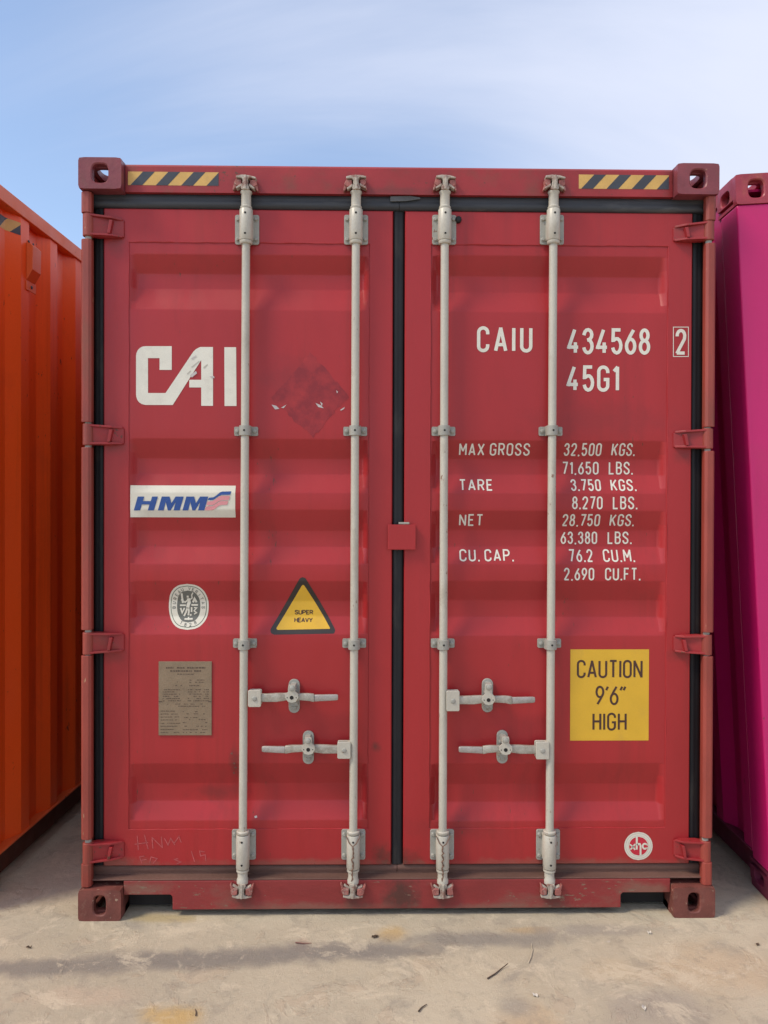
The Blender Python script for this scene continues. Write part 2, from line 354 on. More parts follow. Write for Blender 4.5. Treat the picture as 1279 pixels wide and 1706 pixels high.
CW, CH, CD = 0.162, 0.118, 0.178                 # corner casting
def casting(name, parent, x0, z0, y0, m, hole, top, side):
    """hollow cast corner box: x0/z0 lower left, front at y0; side -1 = outer side is at -x"""
    mb = MB(); t = 0.028
    xc, zc, yc = x0 + CW / 2, z0 + CH / 2, y0 + CD / 2
    plate_hole(mb, (xc, y0, zc), (1, 0, 0), (0, 0, 1), (0, 1, 0), CW / 2, CH / 2, t, m, hole, 16, 3.2)
    zt = z0 + CH - 0.0015 if top else z0 + 0.0015
    plate_hole(mb, (xc, yc + t / 2, zt), (1, 0, 0), (0, 1, 0), (0, 0, -1 if top else 1), CW / 2 - 0.002, (CD - t) / 2, t, m,
               (0.034, 0.058), 30, 3.2)
    xs = x0 + 0.0015 if side < 0 else x0 + CW - 0.0015
    plate_hole(mb, (xs, yc + t / 2, zc), (0, 1, 0), (0, 0, 1), (1 if side < 0 else -1, 0, 0), (CD - t) / 2, CH / 2 - t - 0.001, 0.026, m,
               (0.040, 0.024), 30, 3.2)
    xi = x0 + CW - 0.014 if side < 0 else x0 + 0.002
    mb.box(xi, xi + 0.012, y0 + 0.006, y0 + CD, z0 + 0.003, z0 + CH - 0.003, m)
    mb.box(x0 + 0.028, x0 + CW - 0.028, y0 + CD - 0.012, y0 + CD, z0 + t + 0.002, z0 + CH - t - 0.002, m)
    zz = z0 + 0.002 if top else z0 + CH - 0.014
    mb.box(x0 + 0.003, x0 + CW - 0.003, y0 + 0.005, y0 + CD - 0.001, zz, zz + 0.012, m)
    return mb.build(name, parent, smooth=35)

# ------------------------------------------------------------------ ground
def ground_h(x, y):
    d = x - 1.475
    if d <= 0: return 0.0
    return min(d, 4.2) * math.tan(R(3.2))
def make_ground():
    m = bpy.data.materials.new('worn_concrete'); m.use_nodes = True; MATS['worn_concrete'] = m
    t = m.node_tree; b = t.nodes['Principled BSDF']; b.inputs['Roughness'].default_value = 0.88
    b.inputs['Specular IOR Level'].default_value = 0.25
    g = N(t, 'ShaderNodeNewGeometry'); pos = g.outputs['Position']
    def noise(scale, det, rg, dist=0.0, st=(1, 1, 1), off=(0, 0, 0)):
        mp = N(t, 'ShaderNodeMapping'); mp.inputs['Scale'].default_value = st; mp.inputs['Location'].default_value = off
        t.links.new(pos, mp.inputs[0])
        n = N(t, 'ShaderNodeTexNoise'); n.inputs['Scale'].default_value = scale; n.inputs['Detail'].default_value = det
        n.inputs['Roughness'].default_value = rg; n.inputs['Distortion'].default_value = dist
        t.links.new(mp.outputs[0], n.inputs['Vector']); return n.outputs['Fac']
    def ramp(v, lo, hi, a=0.0, bb=1.0, smooth=True):
        r = N(t, 'ShaderNodeMapRange'); r.interpolation_type = 'SMOOTHSTEP' if smooth else 'LINEAR'
        r.inputs['From Min'].default_value = lo; r.inputs['From Max'].default_value = hi
        r.inputs['To Min'].default_value = a; r.inputs['To Max'].default_value = bb
        t.links.new(v, r.inputs['Value']); return r.outputs[0]
    def mix(a, col, f, mode='MIX'):
        x = N(t, 'ShaderNodeMix', data_type='RGBA', blend_type=mode)
        if isinstance(a, tuple): x.inputs['A'].default_value = a + (1,)
        else: t.links.new(a, x.inputs['A'])
        if isinstance(col, tuple): x.inputs['B'].default_value = col + (1,)
        else: t.links.new(col, x.inputs['B'])
        if isinstance(f, float): x.inputs['Factor'].default_value = f
        else: t.links.new(f, x.inputs['Factor'])
        return x.outputs['Result']
    def math_(op, a, bb):
        x = N(t, 'ShaderNodeMath', operation=op)
        for i, q in enumerate((a, bb)):
            if isinstance(q, (int, float)): x.inputs[i].default_value = q
            else: t.links.new(q, x.inputs[i])
        return x.outputs[0]
    c = mix((0.43, 0.38, 0.285), (0.53, 0.47, 0.35), ramp(noise(1.3, 5, 0.55, 0.4), 0.32, 0.68))
    c = mix(c, (0.47, 0.405, 0.29), ramp(noise(2.1, 8, 0.66, 0.5, off=(4, 1, 0)), 0.50, 0.66, 0, 0.6))      # sandy dust
    c = mix(c, (0.29, 0.265, 0.225), ramp(noise(3.2, 10, 0.68, 0.5, off=(9, 3, 0)), 0.53, 0.70, 0, 0.6))     # grey scuffs
    c = mix(c, (0.47, 0.38, 0.275), ramp(noise(4.2, 9, 0.66, 0.7, off=(1, 7, 0)), 0.585, 0.62, 0, 0.5))        # flaked skin
    c = mix(c, (0.25, 0.225, 0.20), ramp(noise(22, 10, 0.74, 0.4, off=(2, 2, 0)), 0.58, 0.70, 0, 0.5))        # pits
    # ochre rust spots and one long soft shadow band painted in grey, each with a place of its own
    sp = N(t, 'ShaderNodeSeparateXYZ'); t.links.new(pos, sp.inputs[0])
    wob = noise(7, 6, 0.65, 0.5); wob2 = math_('MULTIPLY', math_('SUBTRACT', wob, 0.5), 1.4)
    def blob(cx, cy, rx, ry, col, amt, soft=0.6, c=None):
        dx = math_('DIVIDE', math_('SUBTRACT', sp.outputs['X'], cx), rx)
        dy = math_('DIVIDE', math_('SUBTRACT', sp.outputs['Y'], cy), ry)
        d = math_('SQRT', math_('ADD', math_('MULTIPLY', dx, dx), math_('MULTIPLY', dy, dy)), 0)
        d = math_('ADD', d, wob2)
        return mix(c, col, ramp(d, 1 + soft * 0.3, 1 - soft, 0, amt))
    for (cx, cy, rx, ry, col, amt) in STAINS_AND_SHADE:
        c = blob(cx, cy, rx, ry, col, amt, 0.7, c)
    c = mix(c, (0.62, 0.60, 0.56), ramp(noise(38, 5, 0.7, 0.5, off=(5, 5, 0)), 0.69, 0.73, 0, 0.7))          # lime flecks
    c = mix(c, (0.275, 0.245, 0.20), ramp(noise(9, 12, 0.74, 0.4, off=(7, 1, 0)), 0.50, 0.64, 0, 0.40))      # mottling
    c = mix(c, (0.62, 0.545, 0.405), ramp(noise(5, 12, 0.74, 0.6, off=(2, 9, 0)), 0.52, 0.62, 0, 0.6))
    # hairline cracks
    vo = N(t, 'ShaderNodeTexVoronoi', feature='DISTANCE_TO_EDGE'); vo.inputs['Scale'].default_value = 2.3
    wv = N(t, 'ShaderNodeMix', data_type='VECTOR'); wv.inputs['Factor'].default_value = 0.16
    nn = N(t, 'ShaderNodeTexNoise'); nn.inputs['Scale'].default_value = 5; nn.inputs['Detail'].default_value = 8; nn.inputs['Roughness'].default_value = 0.7
    t.links.new(pos, nn.inputs['Vector']); t.links.new(pos, wv.inputs['A']); t.links.new(nn.outputs['Color'], wv.inputs['B']); t.links.new(wv.outputs['Result'], vo.inputs['Vector'])
    crack = math_('MULTIPLY', ramp(vo.outputs['Distance'], 0.006, 0.001), ramp(noise(2.6, 5, 0.65, off=(13, 8, 0)), 0.55, 0.64))
    c = mix(c, (0.19, 0.165, 0.13), math_('MULTIPLY', crack, 0.10))
    # grit: dark and pale grains
    c = mix(c, (0.17, 0.145, 0.115), ramp(noise(120, 3, 0.6, off=(1, 4, 0)), 0.66, 0.72, 0, 0.6))
    c = mix(c, (0.60, 0.56, 0.47), ramp(noise(95, 3, 0.6, off=(6, 2, 0)), 0.67, 0.73, 0, 0.55))
    f = noise(260, 4, 0.75)
    c = mix(c, (0.5, 0.5, 0.5), ramp(f, 0.3, 0.7, 0.0, 0.35), 'OVERLAY')
    t.links.new(c, b.inputs['Base Color'])
    h = math_('ADD', math_('MULTIPLY', ramp(noise(4.2, 9, 0.66, 0.7, off=(1, 7, 0)), 0.57, 0.62), 0.28),
              math_('ADD', math_('MULTIPLY', noise(30, 9, 0.75, 0.3), 1.0), math_('SUBTRACT', math_('MULTIPLY', f, 0.45), math_('MULTIPLY', crack, 0.12))))
    bp = N(t, 'ShaderNodeBump'); bp.inputs['Strength'].default_value = 0.75; bp.inputs['Distance'].default_value = 0.009
    t.links.new(h, bp.inputs['Height']); t.links.new(bp.outputs[0], b.inputs['Normal'])
    xs = sorted(set([-400, -150, -60, -25, -12, -6, 6.5, 9, 14, 25, 60, 150, 400, 1.475, 1.6, 5.675] + [-4 + 0.5 * i for i in range(20)]))
    ys = sorted(set([-400, -150, -60, -25, -12, 20, 30, 60, 150, 400] + [-6 + i for i in range(22)]))
    mb = MB()
    vs = [(x, y, ground_h(x, y)) for y in ys for x in xs]; n = len(xs)
    fs = [(j * n + i, j * n + i + 1, (j + 1) * n + i + 1, (j + 1) * n + i) for j in range(len(ys) - 1) for i in range(n - 1)]
    mb.add(vs, fs, 'worn_concrete')
    o = mb.build('ground'); tag(o, 'worn beige concrete yard with rust stains, scuffs and a painted shadow band', None, kind='structure')
    if o.data.polygons[0].normal.z < 0:
        o.data.flip_normals()
def G(px, py):
    """ground point measured on the photograph"""
    d = fwd * F_PX + rt * (px - 639.5) - up * (py - 853)
    tt = -CAM.z / d.z
    return CAM + d * tt
STAINS_AND_SHADE = []
for (px, py, rx, ry, col, amt) in [
        (285, 1693, .09, .05, (0.54, 0.35, 0.11), .60), (655, 1556, .06, .05, (0.52, 0.34, 0.12), .5),
        (880, 1550, .10, .025, (0.44, 0.31, 0.16), .5), (880, 1700, .10, .08, (0.52, 0.38, 0.23), .5),
        (1200, 1615, .24, .12, (0.53, 0.41, 0.27), .5), (1020, 1615, .10, .06, (0.53, 0.42, 0.27), .4),
        (275, 1530, .16, .03, (0.42, 0.32, 0.14), .5), (140, 1660, .17, .05, (0.50, 0.405, 0.30), .6),
        (505, 1578, .025, .05, (0.30, 0.16, 0.13), .5),
        (60, 1612, .42, .050, (0.235, 0.213, 0.183), .85), (330, 1598, .42, .055, (0.23, 0.21, 0.183), .85),  # soft shadow band painted into the concrete colour, also next line
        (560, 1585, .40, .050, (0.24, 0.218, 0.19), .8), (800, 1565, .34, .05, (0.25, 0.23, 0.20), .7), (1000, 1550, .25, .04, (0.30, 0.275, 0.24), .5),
        (1100, 1680, .16, .09, (0.34, 0.30, 0.255), .5), (860, 1680, .06, .05, (0.29, 0.275, 0.24), .5)]:
    gp = G(px, py); STAINS_AND_SHADE.append((gp.x, gp.y, rx * 1.2, ry * 1.3, col, min(0.92, amt * 1.2)))
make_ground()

# ------------------------------------------------------------------ red container
W2, H, LEN = 1.219, 2.896, 12.192
YD = 0.066                                        # front plane of the door frames
red = empty('shipping_container')
tag(red, 'red shipping container with closed doors and four light grey locking bars, in the middle', 'container')

for (x0, z0, top, side) in ((-W2, H - CH, True, -1), (W2 - CW, H - CH, True, 1), (-W2, 0, False, -1), (W2 - CW, 0, False, 1)):
    casting('corner_casting', red, x0, z0, 0.0, 'top_casting' if top else 'rusty_casting',
            (0.031, 0.036) if top else (0.0235, 0.037), top, side)
    casting('corner_casting', red, x0, z0, LEN - CD, 'top_casting', (0.031, 0.036), top, side)

# header with a shallow lip, sill with the two notches
zt, zb = PZ(662, 276, 0.045), PZ(662, 324, 0.045)
mb = MB()
xL, xR = -W2 + CW + 0.0005, W2 - CW - 0.0005
prof = [(0.045, zb), (0.045, zt - 0.012), (0.050, zt - 0.004), (0.062, zt), (0.18, zt), (0.18, zb)]
mb.loft([[(x, y, z) for y, z in prof] for x in (xL, xR)], 'red_frame')
mb.box(-W2 + 0.055, W2 - 0.055, 0.115, 0.17, zb - 0.09, zb, 'red_frame')
mb.build('header', red, smooth=30)
mb = MB()
zs1, zs0 = PZ(662, 1466, 0.03), PZ(662, 1514, 0.03)
zn = PZ(250, 1491, 0.03)
xa0, xa1 = PX(213, 1500, .03), PX(287, 1500, .03); xb0, xb1 = PX(1034, 1500, .03), PX(1113, 1500, .03)
prof = [(xL, zn), (xa1 - 0.008, zn), (xa1, zn - 0.008), (xa1, zs0), (xb0, zs0), (xb0, zn - 0.008), (xb0 + 0.008, zn), (xR, zn), (xR, zs1), (xL, zs1)]
mb.prism(prof, 0.030, 0.05, 'sill_paint')
mb.box(-W2 + 0.03, W2 - 0.03, 0.031, 0.25, zs1 + 0.0005, zs1 + 0.006, 'dusty_rubber')
mb.box(xL, xR, 0.0505, 0.20, zs1 - 0.012, zs1, 'red_frame')
mb.build('sill', red, bevel=0.003)

# corner posts: hinge pillar pieces between the knuckles over a backing channel
HL = [(356, 394), (706, 742), (1053, 1090), (1403, 1438)]
HR = [(369, 401), (714, 748), (1057, 1091), (1400, 1435)]
for s, hs, pa, pb in ((-1, HL, 135.5, 152), (1, HR, 1174.5, 1192)):
    mb = MB(); YP = 0.012
    pm = 143 if s < 0 else 1184
    cuts = [318] + [q for a, b in hs for q in (a - 3.0, b + 3.0)] + [1479]
    xo, xi = s * (W2 - 0.004), s * (W2 - 0.043)
    x0, x1 = min(xo, xi), max(xo, xi)
    for a, b in zip(cuts[0::2], cuts[1::2]):
        z1 = min(PZ(pm, a, YP), H - CH - 0.0005); z0 = max(PZ(pm, b, YP), CH + 0.0005)
        c = 0.009
        pr = [(x0, YP + c), (x0 + c, YP), (x1 - c, YP), (x1, YP + c), (x1, 0.044), (x0, 0.044)]
        mb.loft([[(x, y, z) for x, y in pr] for z in (z0, z1)], 'red_post')
    mb.box(min(s * (W2 - 0.008), s * (W2 - 0.12)), max(s * (W2 - 0.008), s * (W2 - 0.12)), 0.098, 0.18, CH + 0.001, H - CH - 0.001, 'red_frame')
    mb.box(min(s * (W2 - 0.0085), s * (W2 - 0.028)), max(s * (W2 - 0.0085), s * (W2 - 0.028)), 0.0445, 0.0975, CH + 0.001, H - CH - 0.001, 'red_post')
    mb.build('corner_post', red, bevel=0.002)

# long body behind the door end
def corrugated(mb, xo, xi, y0, y1, z0, z1, m, phase=0.0, pitch=0.278):
    """vertical trapezoid corrugation along y; xo outer face, xi inner face"""
    seq = [(0.0, xi), (0.068, xo), (0.140, xo), (0.208, xi)]
    pts = [(y0, xi)]
    k = math.floor((y0 - phase) / pitch) - 1
    while True:
        base = phase + k * pitch
        if base > y1: break
        for d, x in seq:
            if y0 + 0.01 < base + d < y1 - 0.01: pts.append((base + d, x))
        k += 1
    pts.append((y1, xi))
    n = len(pts)
    vs = [(x, y, z) for z in (z0, z1) for y, x in pts]
    mb.add(vs, [(i, i + 1, n + i + 1, n + i) for i in range(n - 1)], m)
for s in (-1, 1):
    mb = MB(); corrugated(mb, s * (W2 - 0.012), s * (W2 - 0.048), 0.18, LEN - 0.15, 0.16, H - 0.07, 'red_paint')
    mb.build('side_wall', red)
    mb = MB(); a, b = sorted((s * (W2 - 0.006), s * (W2 - 0.066)))
    mb.box(a, b, CD + 0.001, LEN - CD - 0.001, H - 0.072, H - 0.008, 'red_frame'); mb.build('top_rail', red, bevel=0.003)
    mb = MB(); a, b = sorted((s * (W2 - 0.020), s * (W2 - 0.070)))
    mb.box(a, b, CD + 0.001, LEN - CD - 0.001, 0.02, 0.162, 'red_frame'); mb.build('bottom_rail', red, bevel=0.003)
mb = MB(); mb.box(-W2 + 0.067, W2 - 0.067, 0.181, LEN - 0.05, H - 0.055, H - 0.045, 'red_paint'); mb.build('roof', red)
mb = MB(); mb.box(-W2 + 0.051, W2 - 0.051, LEN - 0.15, LEN - 0.05, 0.13, H - 0.058, 'red_paint'); mb.build('rear_wall', red)
mb = MB(); mb.box(-W2 + 0.071, W2 - 0.071, 0.26, LEN - 0.16, 0.12, 0.15, 'dark_void'); mb.build('floor', red)
mb = MB(); mb.box(-W2 + CW + 0.004, W2 - CW - 0.004, 0.090, 0.14, 0.016, 0.1125, 'dark_void'); mb.build('shade_cross_member', red)  # dark box added behind the sill so its notches read black
for k in range(14):
    mb = MB(); mb.box(-W2 + 0.072, W2 - 0.072, 0.30 + 0.85 * k, 0.345 + 0.85 * k, 0.012, 0.1195, 'dark_void'); mb.build('shade_cross_member', red)
mb = MB(); mb.box(-W2 + 0.125, W2 - 0.125, 0.13, 0.14, zs1 + 0.008, zb - 0.095, 'dark_void'); mb.build('inner_bulkhead', red)

# ------------------------------------------------------------------ doors
ZT, ZB = PZ(662, 351, YD), PZ(662, 1441, YD)
ZS, ZS2 = PZ(662, 406, YD), PZ(662, 1381, YD)     # weld seams of the top and bottom rails
DEPTH = 0.029
REC_L = [(424, 457, 482, 516), (731, 764, 790, 821), (849, 884, 911, 940), (968, 1001, 1027, 1057), (1272, 1305, 1334, 1367)]
REC_R = [(426, 461, 488, 520), (734, 765, 791, 822), (851, 883, 911, 940), (968, 1000, 1028, 1059), (1272, 1306, 1336, 1368)]
def profile(rec, pxm):
    pts = [(PZ(pxm, 400, YD), 0.0)]
    for a, b, c, d in rec:
        za, zb_, zc, zd = (PZ(pxm, q, YD + (0 if i in (0, 3) else DEPTH)) for i, q in enumerate((a, b, c, d)))
        e = 0.0035
        for (z, dep, s0, s1) in ((za, 0, 0, 1), (zb_, DEPTH, 1, 0), (zc, DEPTH, 0, -1), (zd, 0, -1, 0)):
            # short chamfer so the pressed edge is rounded
            slope = DEPTH / (za - zb_) if s0 == 1 or s1 == 1 else DEPTH / (zc - zd)
            before = dep - (e * slope if s0 == 1 else 0) - (0 if s0 != -1 else -e * slope)
            after = dep + (e * slope if s1 == 1 else 0) - (e * slope if s1 == -1 else 0)
            pts += [(z + e, before), (z, dep * 0.5 + 0.25 * (before + after)), (z - e, after)]
    pts.append((PZ(pxm, 1388, YD), 0.0))
    return pts
class Door: pass
def interp(pts, z):
    if z >= pts[0][0]: return pts[0][1]
    for (za, da), (zb_, db) in zip(pts, pts[1:]):
        if z >= zb_: return da + (db - da) * (za - z) / max(1e-9, za - zb_)
    return pts[-1][1]
def ramp_x(D, x):
    r = 0.030
    k = max(0.0, min(1.0, (x - D.p0) / r, (D.p1 - x) / r))
    return k * k * (3 - 2 * k)
def surf(D, x, z):
    """y of the door skin"""
    if x < D.p0 or x > D.p1 or z > ZS or z < ZS2: return YD
    return YD + 0.003 + interp(D.prof, z) * ramp_x(D, x)

def make_door(pl, pi0, pi1, pr, rec, label):
    D = Door(); ym = 900
    D.x0, D.x1, D.p0, D.p1 = (PX(q, ym, YD) for q in (pl, pr, pi0, pi1))
    D.prof = profile(rec, (pl + pr) / 2)
    # frame: four members welded flush, as one ring
    mb = MB()
    def ring(y, o=0.0): return [(D.x0 + o, y, ZB + o), (D.x1 - o, y, ZB + o), (D.x1 - o, y, ZT - o), (D.x0 + o, y, ZT - o)]
    def hole(y): return [(D.p0, y, ZS2), (D.p1, y, ZS2), (D.p1, y, ZS), (D.p0, y, ZS)]
    mb.loft([hole(YD + 0.045), ring(YD + 0.045), ring(YD + 0.004), ring(YD, 0.004), hole(YD), hole(YD + 0.045)], 'red_paint', cap=False)
    D.o = mb.build('door', red, smooth=20)
    D.o['label'] = label
    # pressed panel
    mb = MB()
    xs = [D.p0 - 0.0005] + [D.p0 + 0.005 * k for k in range(1, 7)] + [D.p0 + 0.03 + (D.p1 - D.p0 - 0.06) * k / 12 for k in range(1, 12)] + [D.p1 - 0.005 * k for k in range(6, 0, -1)] + [D.p1 + 0.0005]
    zs = sorted(set([ZS + 0.0005, ZS2 - 0.0005] + [z for z, d in D.prof if ZS2 < z < ZS]), reverse=True)
    zz = [zs[0]]
    for z in zs[1:]:
        while zz[-1] - z > 0.06: zz.append(zz[-1] - 0.05)
        zz.append(z)
    n = len(xs)
    vs = [(x, YD + 0.003 + interp(D.prof, z) * ramp_x(D, min(max(x, D.p0), D.p1)), z) for z in zz for x in xs]
    mb.add(vs, [(j * n + i, j * n + i + 1, (j + 1) * n + i + 1, (j + 1) * n + i) for j in range(len(zz) - 1) for i in range(n - 1)], 'red_paint')
    o = mb.sheet('pressed_panel', D.o)
    o.data.polygons.foreach_set('use_smooth', [True] * len(o.data.polygons)); o.data.set_sharp_from_angle(angle=R(16))
    # weld beads along the seams
    for nm, z in (('weld_seam', ZS), ('weld_seam', ZS2)):
        mb = MB(); pts = [(D.p0 + (D.p1 - D.p0) * k / 40, YD + 0.0025, z + random.uniform(-.001, .001)) for k in range(41)]
        mb.tube(pts, [0.003 + random.uniform(-.0007, .0007) for _ in pts], 'red_paint', 6); mb.build(nm, D.o, smooth=60)
    for x in (D.p0, D.p1):
        mb = MB(); pts = [(x + random.uniform(-.0008, .0008), YD + 0.0025, ZS2 + (ZS - ZS2) * k / 60) for k in range(61)]
        mb.tube(pts, [0.0028 + random.uniform(-.0007, .0007) for _ in pts], 'red_paint', 6); mb.build('weld_seam', D.o, smooth=60)
    return D
DL = make_door(172, 213.5, 615, 653, REC_L, 'left door with the big white logo, round and triangular stickers')
DR = make_door(673, 716, 1111, 1151, REC_R, 'right door with white lettering and a yellow sign')
doors = (DL, DR)

# gaskets: extruded rubber lips with a ridge
def gasket(D, name, a, b, vertical, m, yf=YD + 0.006):
    """strip between a=(x0,z0) and b=(x1,z1)"""
    mb = MB(); (x0, z0), (x1, z1) = a, b
    yb = YD + 0.040
    shp = [(0.0, yb), (0.0, yf + 0.010), (0.12, yf + 0.002), (0.30, yf), (0.46, yf + 0.002), (0.52, yf + 0.003), (0.60, yf + 0.003), (0.80, yf + 0.003), (0.94, yf + 0.008), (1.0, yb)]
    if vertical:
        mb.loft([[(x0 + (x1 - x0) * u, y, z) for u, y in shp] for z in [z0 + (z1 - z0) * k / 8 for k in range(9)]], m)
    else:
        mb.loft([[(x, y, z0 + (z1 - z0) * u) for u, y in shp] for x in [x0 + (x1 - x0) * k / 8 for k in range(9)]], m)
    return mb.build(name, D.o, smooth=50)
gx = 0.046; e = 0.0006
zgt, zgb = PZ(662, 325, YD), PZ(662, 1466, YD)
gasket(DL, 'gasket', (DL.x0 - e, ZB), (PX(154, 900, YD), ZT), True, 'black_rubber')
gasket(DR, 'gasket', (DR.x1 + e, ZB), (PX(1171, 900, YD), ZT), True, 'black_rubber')
gasket(DL, 'gasket', (DL.x1 + e, ZB), (DR.x0 - e, ZT), True, 'black_rubber')
xm = (DL.x1 + DR.x0) / 2
xg0, xg1 = -W2 + 0.032, W2 - 0.032
gasket(DL, 'gasket', (xg0, ZT + e), (xm - 0.001, zgt), False, 'top_rubber', 0.058)
gasket(DR, 'gasket', (xm + 0.001, ZT + e), (xg1, zgt), False, 'top_rubber', 0.058)
gasket(DL, 'gasket', (xg0, ZB - e), (xm - 0.001, zgb + 0.002), False, 'dusty_rubber')
gasket(DR, 'gasket', (xm + 0.001, ZB - e), (xg1, zgb + 0.002), False, 'dusty_rubber')

mb = MB(); Y = 0.053
mb.prism([(PX(a, b, Y), PZ(a, b, Y)) for a, b in ((650, 327), (682, 326), (700, 329), (700, 331.5), (676, 335), (650, 335.5))], Y, Y + 0.004, 'flap_rubber')
mb.build('gasket_flap', DL.o, bevel=0.001)
# hinges: knuckle on the pillar, ribbed blade welded to the door
def hinge(D, s, a, b, pk, pe):
    mb = MB(); y = 0.030
    zc0, zc1 = PZ(pk, b, y), PZ(pk, a, y); h = zc1 - zc0
    xk = s * (W2 - 0.026); xe = PX(pe, (a + b) / 2, YD)
    mb.lathe((xk, 0.034, zc0), (0, 0, 1), [(0, 0.0185), (0.002, 0.0205), (h - 0.002, 0.0205), (h, 0.0185)], 'red_post', 20)
    d = 1 if xe > xk else -1
    x1 = xk + d * 0.030; x2 = xk + d * 0.085
    # blade: thick near the knuckle, tapering to the door
    out_ = [(xk, zc0 + 0.002), (x1, zc0 + 0.002), (x2, zc0 + 0.004), (xe, zc0 + 0.010), (xe, zc1 - 0.014), (x2, zc1 - 0.006), (x1, zc1 - 0.0025), (xk, zc1 - 0.0025)]
    yo = [0.022, 0.036, 0.050, YD - 0.006, YD - 0.006, 0.050, 0.036, 0.022]
    yi = [0.046, 0.060, YD + 0.003, YD + 0.002, YD + 0.002, YD + 0.003, 0.060, 0.046]
    mb.loft([[(x, q, z) for (x, z), q in zip(out_, yo)], [(x, q, z) for (x, z), q in zip(out_, yi)]], 'red_frame')
    # top and bottom ribs
    for zr, t_ in ((zc1 - 0.010, 0.008), (zc0 + 0.003, 0.008)):
        rib = [(xk + d * 0.010, 0.0165), (x1, 0.022), (x2, 0.034), (xe - d * 0.004, YD - 0.010), (xe - d * 0.004, YD - 0.004), (x2, 0.0505), (x1, 0.040), (xk + d * 0.010, 0.040)]
        k = 0.7 if zr > zc0 + h / 2 else -0.4
        mb.loft([[(x, q, zr + dz - k * abs(x - xk) * 0.07) for x, q in rib] for dz in (0, t_)], 'red_frame')
    # cross rib
    mb.loft([[(x2 - d * 0.012, 0.028, zc0 + 0.014), (x2 - d * 0.002, 0.030, zc0 + 0.014), (x2 + d * 0.008, 0.030, zc1 - 0.022), (x2 - d * 0.004, 0.028, zc1 - 0.022)],
             [(x2 - d * 0.012, 0.052, zc0 + 0.014), (x2 - d * 0.002, 0.052, zc0 + 0.014), (x2 + d * 0.008, 0.052, zc1 - 0.022), (x2 - d * 0.004, 0.052, zc1 - 0.022)]], 'red_frame')
    mb.build('hinge', D.o, bevel=0.002)
    mb = MB(); mb.lathe((xk, 0.034, zc0 - 0.010), (0, 0, 1), [(0, 0.012), (h + 0.020, 0.012)], 'plate_steel', 14); mb.build('hinge_pin', D.o, smooth=40)
for a, b in HL: hinge(DL, -1, a, b, 143, 207)
for a, b in HR: hinge(DR, 1, a, b, 1180, 1121)

# locking bars
YR = 0.036                                        # axis of the bars
def bolt(mb, x, y, z, r=0.0065, m='plate_steel', dep=0.008):
    mb.lathe((x, y, z), (0, -1, 0), [(0, r * 1.45), (0.002, r * 1.45), (0.0021, r), (dep - 0.001, r), (dep, r * 0.8)], m, 8)
def round_rect(x0, x1, z0, z1, r=0.006, n=4):
    pts = []
    for cx, cz, a0 in ((x1 - r, z1 - r, 0), (x0 + r, z1 - r, 90), (x0 + r, z0 + r, 180), (x1 - r, z0 + r, 270)):
        for k in range(n + 1):
            a = R(a0 + 90 * k / n); pts.append((cx + r * math.cos(a), cz + r * math.sin(a)))
    return pts
def vent_hole(mb, x, z, yf, r=0.0042):
    mb.lathe((x, yf + 0.001, z), (0, -1, 0), [(0, r), (0.0016, r)], 'dark_void', 10)

